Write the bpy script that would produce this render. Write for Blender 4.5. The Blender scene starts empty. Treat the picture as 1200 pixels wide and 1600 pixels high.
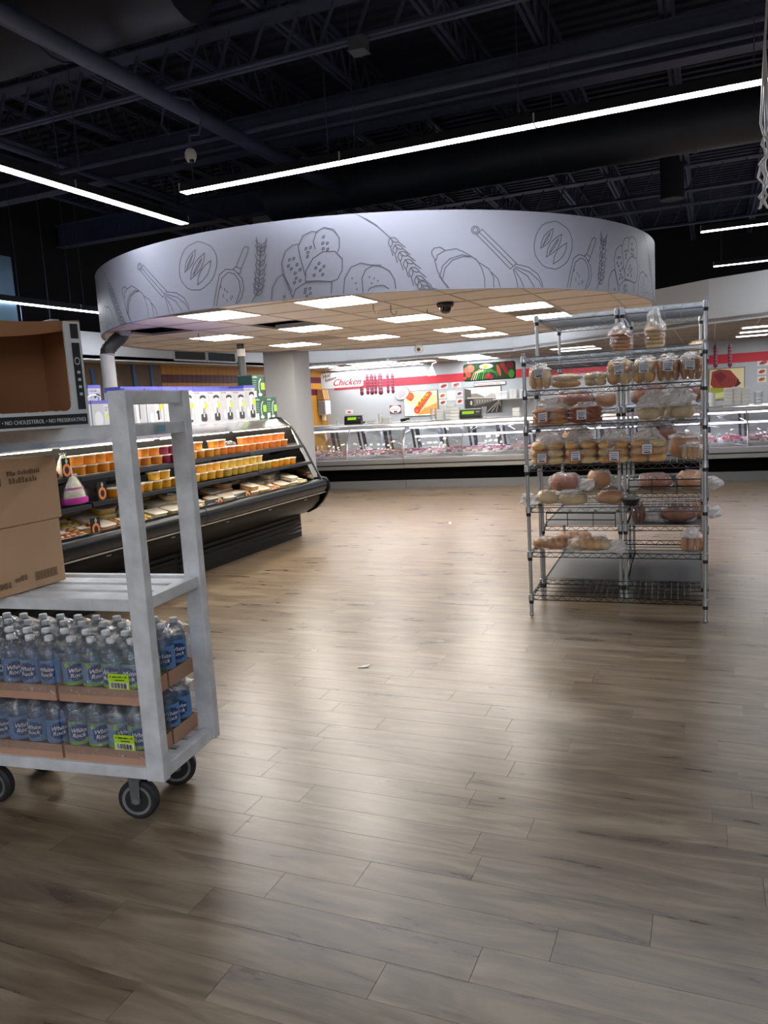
import bpy, bmesh, math, random, json
from mathutils import Vector, Matrix, noise

# ------------------------------------------------------------------ camera, world, exposure
scn = bpy.context.scene
col = scn.collection
R = math.radians
EYE = 1.55
FPX, PITCH, ROLL, YAW = 1220.0, .1374, .0584, R(-23.0)      # image taken as 1200 x 1600
cp, sp, cy_, sy_ = math.cos(PITCH), math.sin(PITCH), math.cos(YAW), math.sin(YAW)
fw = Vector((sy_ * cp, cy_ * cp, -sp)); up0 = Vector((sy_ * sp, cy_ * sp, cp)); rt0 = Vector((cy_, -sy_, 0))
rt = rt0 * math.cos(ROLL) - up0 * math.sin(ROLL)
up = rt0 * math.sin(ROLL) + up0 * math.cos(ROLL)
cam_d = bpy.data.cameras.new('camera'); cam = bpy.data.objects.new('camera', cam_d); col.objects.link(cam)
cam_d.sensor_fit = 'VERTICAL'; cam_d.sensor_height = 24.0; cam_d.lens = FPX / 1600 * 24.0
cam_d.clip_start = .05; cam_d.clip_end = 100
m = Matrix((rt, up, -fw)).transposed().to_4x4(); m.translation = (0, 0, EYE); cam.matrix_world = m
scn.camera = cam
w = bpy.data.worlds.new('world'); scn.world = w; w.use_nodes = True
w.node_tree.nodes['Background'].inputs[0].default_value = (.5, .6, .8, 1)
w.node_tree.nodes['Background'].inputs[1].default_value = .02
vs = scn.view_settings
vs.view_transform = 'Standard'; vs.look = 'None'; vs.gamma = 1; vs.use_curve_mapping = False; vs.exposure = 1.5
scn.cycles.max_bounces = 7; scn.cycles.diffuse_bounces = 4; scn.cycles.glossy_bounces = 4
scn.cycles.transparent_max_bounces = 40; scn.cycles.sample_clamp_indirect = 6
L_STRIP, L_TROFF, L_DELI, L_CASE, L_DCEIL = 16.0, 12.0, 3.8, 7.0, 3.9

# ------------------------------------------------------------------ helpers
def lin(c):
    if isinstance(c, str):
        c = [int(c[i:i + 2], 16) / 255 for i in (1, 3, 5)]
    return tuple(v / 12.92 if v <= .04045 else ((v + .055) / 1.055) ** 2.4 for v in c) + (1.0,)

MATS = {}
def mat(name, color, rough=.5, metal=0., var=0., scale=8., bump=0., bscale=40., coat=0., spec=.5, emit=None, es=1., alpha=1.):
    if name in MATS: return MATS[name]
    M = bpy.data.materials.new(name); M.use_nodes = True
    nt = M.node_tree; b = nt.nodes['Principled BSDF']
    c = lin(color)
    b.inputs['Base Color'].default_value = c; b.inputs['Roughness'].default_value = rough; b.inputs['Metallic'].default_value = metal
    b.inputs['Specular IOR Level'].default_value = spec; b.inputs['Coat Weight'].default_value = coat; b.inputs['Alpha'].default_value = alpha
    if var or bump:
        tc = nt.nodes.new('ShaderNodeTexCoord')
    if var:
        n = nt.nodes.new('ShaderNodeTexNoise'); n.inputs['Scale'].default_value = scale; n.inputs['Detail'].default_value = 5
        nt.links.new(tc.outputs['Object'], n.inputs['Vector'])
        r = nt.nodes.new('ShaderNodeValToRGB'); e = r.color_ramp.elements
        e[0].position = .3; e[1].position = .7
        e[0].color = tuple(max(0, v * (1 - var)) for v in c[:3]) + (1,); e[1].color = tuple(min(1, v * (1 + var)) for v in c[:3]) + (1,)
        nt.links.new(n.outputs['Fac'], r.inputs['Fac']); nt.links.new(r.outputs['Color'], b.inputs['Base Color'])
    if bump:
        n2 = nt.nodes.new('ShaderNodeTexNoise'); n2.inputs['Scale'].default_value = bscale; n2.inputs['Detail'].default_value = 4
        nt.links.new(tc.outputs['Object'], n2.inputs['Vector'])
        bp = nt.nodes.new('ShaderNodeBump'); bp.inputs['Strength'].default_value = bump; bp.inputs['Distance'].default_value = .01
        nt.links.new(n2.outputs['Fac'], bp.inputs['Height']); nt.links.new(bp.outputs['Normal'], b.inputs['Normal'])
    if emit:
        b.inputs['Emission Color'].default_value = lin(emit); b.inputs['Emission Strength'].default_value = es
    MATS[name] = M
    return M

def cm(hexc, rough=.55): return mat('flat ' + hexc, hexc, rough)

def film(name, tint=(1, 1, 1), haze=.06, gloss=.10, bump=.6, bscale=14., hazecol='#e8ecf2', rough=.12):
    """thin clear plastic or glass: lets light straight through, adds a highlight and a little haze"""
    if name in MATS: return MATS[name]
    M = bpy.data.materials.new(name); M.use_nodes = True; nt = M.node_tree; nt.nodes.clear()
    out = nt.nodes.new('ShaderNodeOutputMaterial'); tr = nt.nodes.new('ShaderNodeBsdfTransparent'); tr.inputs[0].default_value = tuple(tint) + (1,)
    gl = nt.nodes.new('ShaderNodeBsdfGlossy'); gl.inputs['Roughness'].default_value = rough
    df = nt.nodes.new('ShaderNodeBsdfDiffuse'); df.inputs[0].default_value = lin(hazecol)
    lw = nt.nodes.new('ShaderNodeLayerWeight'); lw.inputs[0].default_value = .35
    mul = nt.nodes.new('ShaderNodeMath'); mul.operation = 'MULTIPLY_ADD'; mul.inputs[1].default_value = .45; mul.inputs[2].default_value = gloss
    nt.links.new(lw.outputs['Fresnel'], mul.inputs[0])
    m1 = nt.nodes.new('ShaderNodeMixShader'); m1.inputs[0].default_value = haze
    nt.links.new(tr.outputs[0], m1.inputs[1]); nt.links.new(df.outputs[0], m1.inputs[2])
    m2 = nt.nodes.new('ShaderNodeMixShader'); nt.links.new(mul.outputs[0], m2.inputs[0]); nt.links.new(m1.outputs[0], m2.inputs[1]); nt.links.new(gl.outputs[0], m2.inputs[2])
    if bump:
        tc = nt.nodes.new('ShaderNodeTexCoord'); n = nt.nodes.new('ShaderNodeTexNoise'); n.inputs['Scale'].default_value = bscale; n.inputs['Detail'].default_value = 3; n.inputs['Distortion'].default_value = 1.5
        nt.links.new(tc.outputs['Object'], n.inputs['Vector'])
        bp = nt.nodes.new('ShaderNodeBump'); bp.inputs['Strength'].default_value = bump; bp.inputs['Distance'].default_value = .02
        nt.links.new(n.outputs['Fac'], bp.inputs['Height']); nt.links.new(bp.outputs['Normal'], gl.inputs['Normal']); nt.links.new(bp.outputs['Normal'], lw.inputs['Normal'])
    nt.links.new(m2.outputs[0], out.inputs[0]); MATS[name] = M
    return M

def emis(name, color, strength):
    if name in MATS: return MATS[name]
    M = bpy.data.materials.new(name); M.use_nodes = True; nt = M.node_tree; nt.nodes.clear()
    o = nt.nodes.new('ShaderNodeOutputMaterial'); e = nt.nodes.new('ShaderNodeEmission'); e.inputs[0].default_value = lin(color); e.inputs[1].default_value = strength
    nt.links.new(e.outputs[0], o.inputs[0]); MATS[name] = M
    return M

class MB:
    """collects vertices and faces, then links them as ONE mesh object"""
    def __init__(s): s.v = []; s.f = []; s.mi = []; s.m = 0
    def add(s, vs_, fs):
        b = len(s.v); s.v += [tuple(p) for p in vs_]
        for f in fs: s.f.append([b + i for i in f]); s.mi.append(s.m)
        return s
    def box(s, x0, y0, z0, x1, y1, z1):
        s.add([(x0, y0, z0), (x1, y0, z0), (x1, y1, z0), (x0, y1, z0), (x0, y0, z1), (x1, y0, z1), (x1, y1, z1), (x0, y1, z1)],
              [(3, 2, 1, 0), (4, 5, 6, 7), (0, 1, 5, 4), (1, 2, 6, 5), (2, 3, 7, 6), (3, 0, 4, 7)]); return s
    def bar(s, p, q, w_, h_, upv=(0, 0, 1)):
        p, q = Vector(p), Vector(q); d = (q - p).normalized(); a = d.cross(Vector(upv))
        if a.length < 1e-4: a = d.cross(Vector((0, 1, 0)))
        a.normalize(); b = a.cross(d); a *= w_ / 2; b *= h_ / 2
        s.add([p - a - b, p + a - b, p + a + b, p - a + b, q - a - b, q + a - b, q + a + b, q - a + b],
              [(0, 1, 2, 3), (7, 6, 5, 4), (0, 4, 5, 1), (1, 5, 6, 2), (2, 6, 7, 3), (3, 7, 4, 0)]); return s
    def tube(s, pts, r, n=6, cap=True):
        pts = [Vector(p) for p in pts]; rings = []; k = len(pts)
        rr = r if isinstance(r, (list, tuple)) else [r] * k
        ref = None
        for i in range(k):
            d = (pts[min(i + 1, k - 1)] - pts[max(i - 1, 0)]).normalized()
            if ref is None: ref = Vector((0, 0, 1)) if abs(d.z) < .9 else Vector((1, 0, 0))
            a = d.cross(ref)
            if a.length < 1e-4: a = d.orthogonal()
            a.normalize(); b = a.cross(d); ref = b
            rings.append([pts[i] + (a * math.cos(2 * math.pi * j / n) + b * math.sin(2 * math.pi * j / n)) * rr[i] for j in range(n)])
        vs_ = [p for g in rings for p in g]; fs = []
        for i in range(k - 1):
            for j in range(n):
                fs.append((i * n + j, i * n + (j + 1) % n, (i + 1) * n + (j + 1) % n, (i + 1) * n + j))
        if cap: fs.append(tuple(range(n))[::-1]); fs.append(tuple((k - 1) * n + j for j in range(n)))
        s.add(vs_, fs); return s
    def lathe(s, prof, n=12, c=(0, 0, 0), axis='z', sx=1, sy=1):
        vs_ = []; fs = []; k = len(prof)
        for (r_, h_) in prof:
            for j in range(n):
                a = 2 * math.pi * j / n; x, y = r_ * math.cos(a) * sx, r_ * math.sin(a) * sy
                p = (x, y, h_) if axis == 'z' else ((h_, x, y) if axis == 'x' else (x, -h_, y))
                vs_.append((p[0] + c[0], p[1] + c[1], p[2] + c[2]))
        for i in range(k - 1):
            for j in range(n): fs.append((i * n + j, i * n + (j + 1) % n, (i + 1) * n + (j + 1) % n, (i + 1) * n + j))
        if prof[0][0] > 1e-6: fs.append(tuple(range(n))[::-1])
        if prof[-1][0] > 1e-6: fs.append(tuple((k - 1) * n + j for j in range(n)))
        s.add(vs_, fs); return s
    def prism(s, poly, lo, hi, axis='y'):
        """poly of 2-D points extruded along an axis: y -> (x,z), x -> (y,z), z -> (x,y)"""
        n = len(poly); f = {'y': lambda p, t: (p[0], t, p[1]), 'x': lambda p, t: (t, p[0], p[1]), 'z': lambda p, t: (p[0], p[1], t)}[axis]
        s.add([f(p, lo) for p in poly] + [f(p, hi) for p in poly],
              [tuple(range(n)), tuple(range(2 * n - 1, n - 1, -1))] + [(i, i + n, (i + 1) % n + n, (i + 1) % n) for i in range(n)]); return s
    def strip(s, prof, lo, hi, axis='y'):
        """open profile swept along an axis (a sheet)"""
        n = len(prof); f = {'y': lambda p, t: (p[0], t, p[1]), 'x': lambda p, t: (t, p[0], p[1])}[axis]
        s.add([f(p, lo) for p in prof] + [f(p, hi) for p in prof], [(i, i + 1, i + 1 + n, i + n) for i in range(n - 1)]); return s
    def blob(s, c, d, seed=0, e=.8, wob=.06, nu=14, nv=8, rz=0., ez=None):
        """rounded lumpy body: superellipsoid with noise; d = full sizes"""
        ez = ez or e
        pw = lambda t, k: math.copysign(abs(t) ** k, t)
        vs_ = []; fs = []; rnd = Vector((seed * 3.7, seed * 1.3, seed * .7)); ca, sa = math.cos(rz), math.sin(rz)
        for i in range(nv + 1):
            ph = -math.pi / 2 + math.pi * i / nv
            for j in range(nu):
                th = 2 * math.pi * j / nu
                q = Vector((pw(math.cos(ph), ez) * pw(math.cos(th), e), pw(math.cos(ph), ez) * pw(math.sin(th), e), pw(math.sin(ph), ez)))
                k = 1 + wob * 2 * noise.noise(q * 1.7 + rnd)
                x, y, z = q.x * d[0] / 2 * k, q.y * d[1] / 2 * k, q.z * d[2] / 2 * k
                vs_.append((c[0] + x * ca - y * sa, c[1] + x * sa + y * ca, c[2] + z))
        for i in range(nv):
            for j in range(nu): fs.append((i * nu + j, i * nu + (j + 1) % nu, (i + 1) * nu + (j + 1) % nu, (i + 1) * nu + j))
        s.add(vs_, fs); return s
    def build(s, name, m_=None, parent=None, smooth=False, bev=0, kind=None, loc=None, rz=None, label=None):
        me = bpy.data.meshes.new(name); me.from_pydata(s.v, [], s.f)
        for x in (m_ if isinstance(m_, (list, tuple)) else [m_]):
            if x: me.materials.append(x)
        if any(s.mi): me.polygons.foreach_set('material_index', s.mi)
        if smooth:
            me.polygons.foreach_set('use_smooth', [True] * len(me.polygons))
            if smooth != 'all': me.set_sharp_from_angle(angle=R(40))
        me.update()
        return link(name, me, parent, bev, kind, loc, rz, label)

def link(name, me, parent=None, bev=0, kind=None, loc=None, rz=None, label=None):
    o = bpy.data.objects.new(name, me); col.objects.link(o)
    if parent: o.parent = parent
    if bev:
        b = o.modifiers.new('bevel', 'BEVEL'); b.width = bev; b.segments = 2; b.limit_method = 'ANGLE'; b.angle_limit = R(40)
    if kind: o['kind'] = kind
    if loc: o.location = loc
    if rz is not None: o.rotation_euler[2] = rz
    if label: o['label'] = label
    return o

def tag(o, label, cat, group=None):
    o['label'] = label; o['category'] = cat
    if group: o['group'] = group
    return o
def thing(name, label, cat, loc=(0, 0, 0), rz=0., group=None):
    o = bpy.data.objects.new(name, None); col.objects.link(o); o.location = loc; o.rotation_euler = (0, 0, rz); o.empty_display_size = .1
    return tag(o, label, cat, group)
def kids(o): return KID.get(o.name, [])
KID = {}
def dup(root, loc, rz=None, label=None, group=None):
    """a copy of a thing with copies of its parts and sub-parts"""
    r = root.copy(); col.objects.link(r); r.location = loc
    if rz is not None: r.rotation_euler[2] = rz
    if label: r['label'] = label
    if group: r['group'] = group
    for ch in [c for c in root.children]:
        c = ch.copy(); col.objects.link(c); c.parent = r
        for g in ch.children:
            d = g.copy(); col.objects.link(d); d.parent = c
    return r

ORD = ['first', 'second', 'third', 'fourth', 'fifth', 'sixth', 'seventh', 'eighth', 'ninth', 'tenth', 'eleventh', 'twelfth', 'thirteenth', 'fourteenth', 'fifteenth', 'sixteenth', 'seventeenth', 'eighteenth', 'nineteenth', 'twentieth', 'twenty-first', 'twenty-second', 'twenty-third', 'twenty-fourth', 'twenty-fifth', 'twenty-sixth', 'twenty-seventh', 'twenty-eighth', 'twenty-ninth', 'thirtieth', 'thirty-first', 'thirty-second', 'thirty-third', 'thirty-fourth', 'thirty-fifth', 'thirty-sixth', 'thirty-seventh', 'thirty-eighth', 'thirty-ninth', 'fortieth']

TXT = {}
def text_geo(s, size=1., shear=0., align='LEFT'):
    """flat lettering as (verts2d, faces)"""
    key = (s, shear, align)
    if key not in TXT:
        cu = bpy.data.curves.new('text', 'FONT'); cu.body = s; cu.shear = shear; cu.align_x = align; cu.resolution_u = 2
        o = bpy.data.objects.new('text', cu); col.objects.link(o)
        me = bpy.data.meshes.new_from_object(o.evaluated_get(bpy.context.evaluated_depsgraph_get()))
        TXT[key] = ([(v.co.x, v.co.y) for v in me.vertices], [tuple(p.vertices) for p in me.polygons])
        bpy.data.objects.remove(o); bpy.data.meshes.remove(me); bpy.data.curves.remove(cu)
    v, f = TXT[key]
    return [(x * size, y * size) for x, y in v], f

class Print:
    """flat print on a surface: coloured shapes laid over one another, one mesh with one material slot per colour.
    mapf(a, b, layer) -> 3-D point"""
    def __init__(s, mapf): s.mb = MB(); s.cols = []; s.map = mapf; s.layer = 0
    def _m(s, c):
        if c not in s.cols: s.cols.append(c)
        s.mb.m = s.cols.index(c)
    def poly(s, pts, c):
        s._m(c); s.layer += 1; s.mb.add([s.map(a, b, s.layer) for a, b in pts], [tuple(range(len(pts)))]); return s
    def scrib(s, a, b, w_, h_, c, seed=0):
        r_ = random.Random(seed * 31 + int(w_ * 1e4)); x = 0
        while x < w_:
            q = h_ * r_.uniform(.5, .95); q = min(q, w_ - x)
            s.rect(a + x, b, a + x + q * .72, b + h_ * r_.choice((.7, 1, 1)), c); s.layer -= 1; x += q
            if r_.random() < .16: x += h_ * .5
        s.layer += 1; return s
    def rect(s, a0, b0, a1, b1, c): return s.poly([(a0, b0), (a1, b0), (a1, b1), (a0, b1)], c)
    def ell(s, a, b, ra, rb, c, n=18, rot=0.):
        ca, sa = math.cos(rot), math.sin(rot)
        return s.poly([(a + ra * math.cos(t) * ca - rb * math.sin(t) * sa, b + ra * math.cos(t) * sa + rb * math.sin(t) * ca) for t in (2 * math.pi * i / n for i in range(n))], c)
    def rrect(s, a0, b0, a1, b1, r, c, n=4):
        pts = []
        for (cx, cy, st) in ((a1 - r, b1 - r, 0), (a0 + r, b1 - r, 90), (a0 + r, b0 + r, 180), (a1 - r, b0 + r, 270)):
            for i in range(n + 1): t = R(st + 90 * i / n); pts.append((cx + r * math.cos(t), cy + r * math.sin(t)))
        return s.poly(pts, c)
    def line(s, pts, w_, c):
        s._m(c); s.layer += 1
        for (a, b) in zip(pts, pts[1:]):
            d = Vector((b[0] - a[0], b[1] - a[1]))
            if d.length < 1e-6: continue
            d.normalize(); n = Vector((-d.y, d.x)) * w_ / 2; e = d * w_ * .3
            s.mb.add([s.map(*q, s.layer) for q in ((a[0] - n.x - e.x, a[1] - n.y - e.y), (b[0] - n.x + e.x, b[1] - n.y + e.y), (b[0] + n.x + e.x, b[1] + n.y + e.y), (a[0] + n.x - e.x, a[1] + n.y - e.y))], [(0, 1, 2, 3)])
        return s
    def text(s, t, a, b, size, c, rot=0., shear=0., align='LEFT', sx=1., bold=0.):
        s._m(c); s.layer += 1; v, f = text_geo(t, size, shear, align); ca, sa = math.cos(rot), math.sin(rot)
        for ox in ((0, bold, -bold) if bold else (0,)):
            s.layer += .13
            s.mb.add([s.map(a + (x * sx + ox) * ca - y * sa, b + (x * sx + ox) * sa + y * ca, s.layer) for x, y in v], f)
        return s
    def build(s, name, parent=None, mats=None, **k): return s.mb.build(name, [c if not isinstance(c, str) else cm(c) for c in s.cols], parent, **k)

def plane_map(o, a, b, step=.0006, first=.0008):
    o, a, b = Vector(o), Vector(a).normalized(), Vector(b).normalized(); n = a.cross(b)
    return lambda p, q, l: o + a * p + b * q + n * (first + step * l)

rng = random.Random(7)

# ------------------------------------------------------------------ shared materials
M_STEEL = mat('brushed steel', '#b9bcbe', .28, .9, .06, 3)
M_CHROME = mat('chrome wire', '#c9ced4', .34, 1.)
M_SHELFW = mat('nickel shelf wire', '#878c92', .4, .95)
M_BLACK = mat('black plastic', '#17181a', .35, coat=.3)
M_DARKP = mat('black ceiling paint', '#4c5370', .6, 0, .15, 3)
M_WHITE = mat('white plastic', '#e9eaea', .4)
M_GREYP = mat('light grey paint', '#b3b7bc', .6, 0, .03, 1.5)
M_BULK = mat('bulkhead grey paint', '#d2d6da', .65, 0, .03, 1.2)
M_CLEAR = film('clear plastic film', haze=.10, gloss=.06)
M_GLASS = film('case glass', tint=(.96, .98, .98), haze=.015, gloss=.03, bump=0, rough=.02)
M_CARD = mat('brown cardboard', '#c8a480', .8, 0, .06, 4, .1, 60)
E_STRIP = emis('strip diffuser', '#f4f8ff', L_STRIP)
E_TROFF = emis('panel diffuser', '#fff6ea', L_TROFF)
E_DELI = emis('deli tube', '#f0e4ff', L_DELI)
E_CASE = emis('case tube', '#fff2e0', L_CASE)
E_DELIC = emis('deli ceiling diffuser', '#ffffff', L_DCEIL)
E_GREEN = emis('green display', '#86b62a', .55)
E_PIC = None
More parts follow.
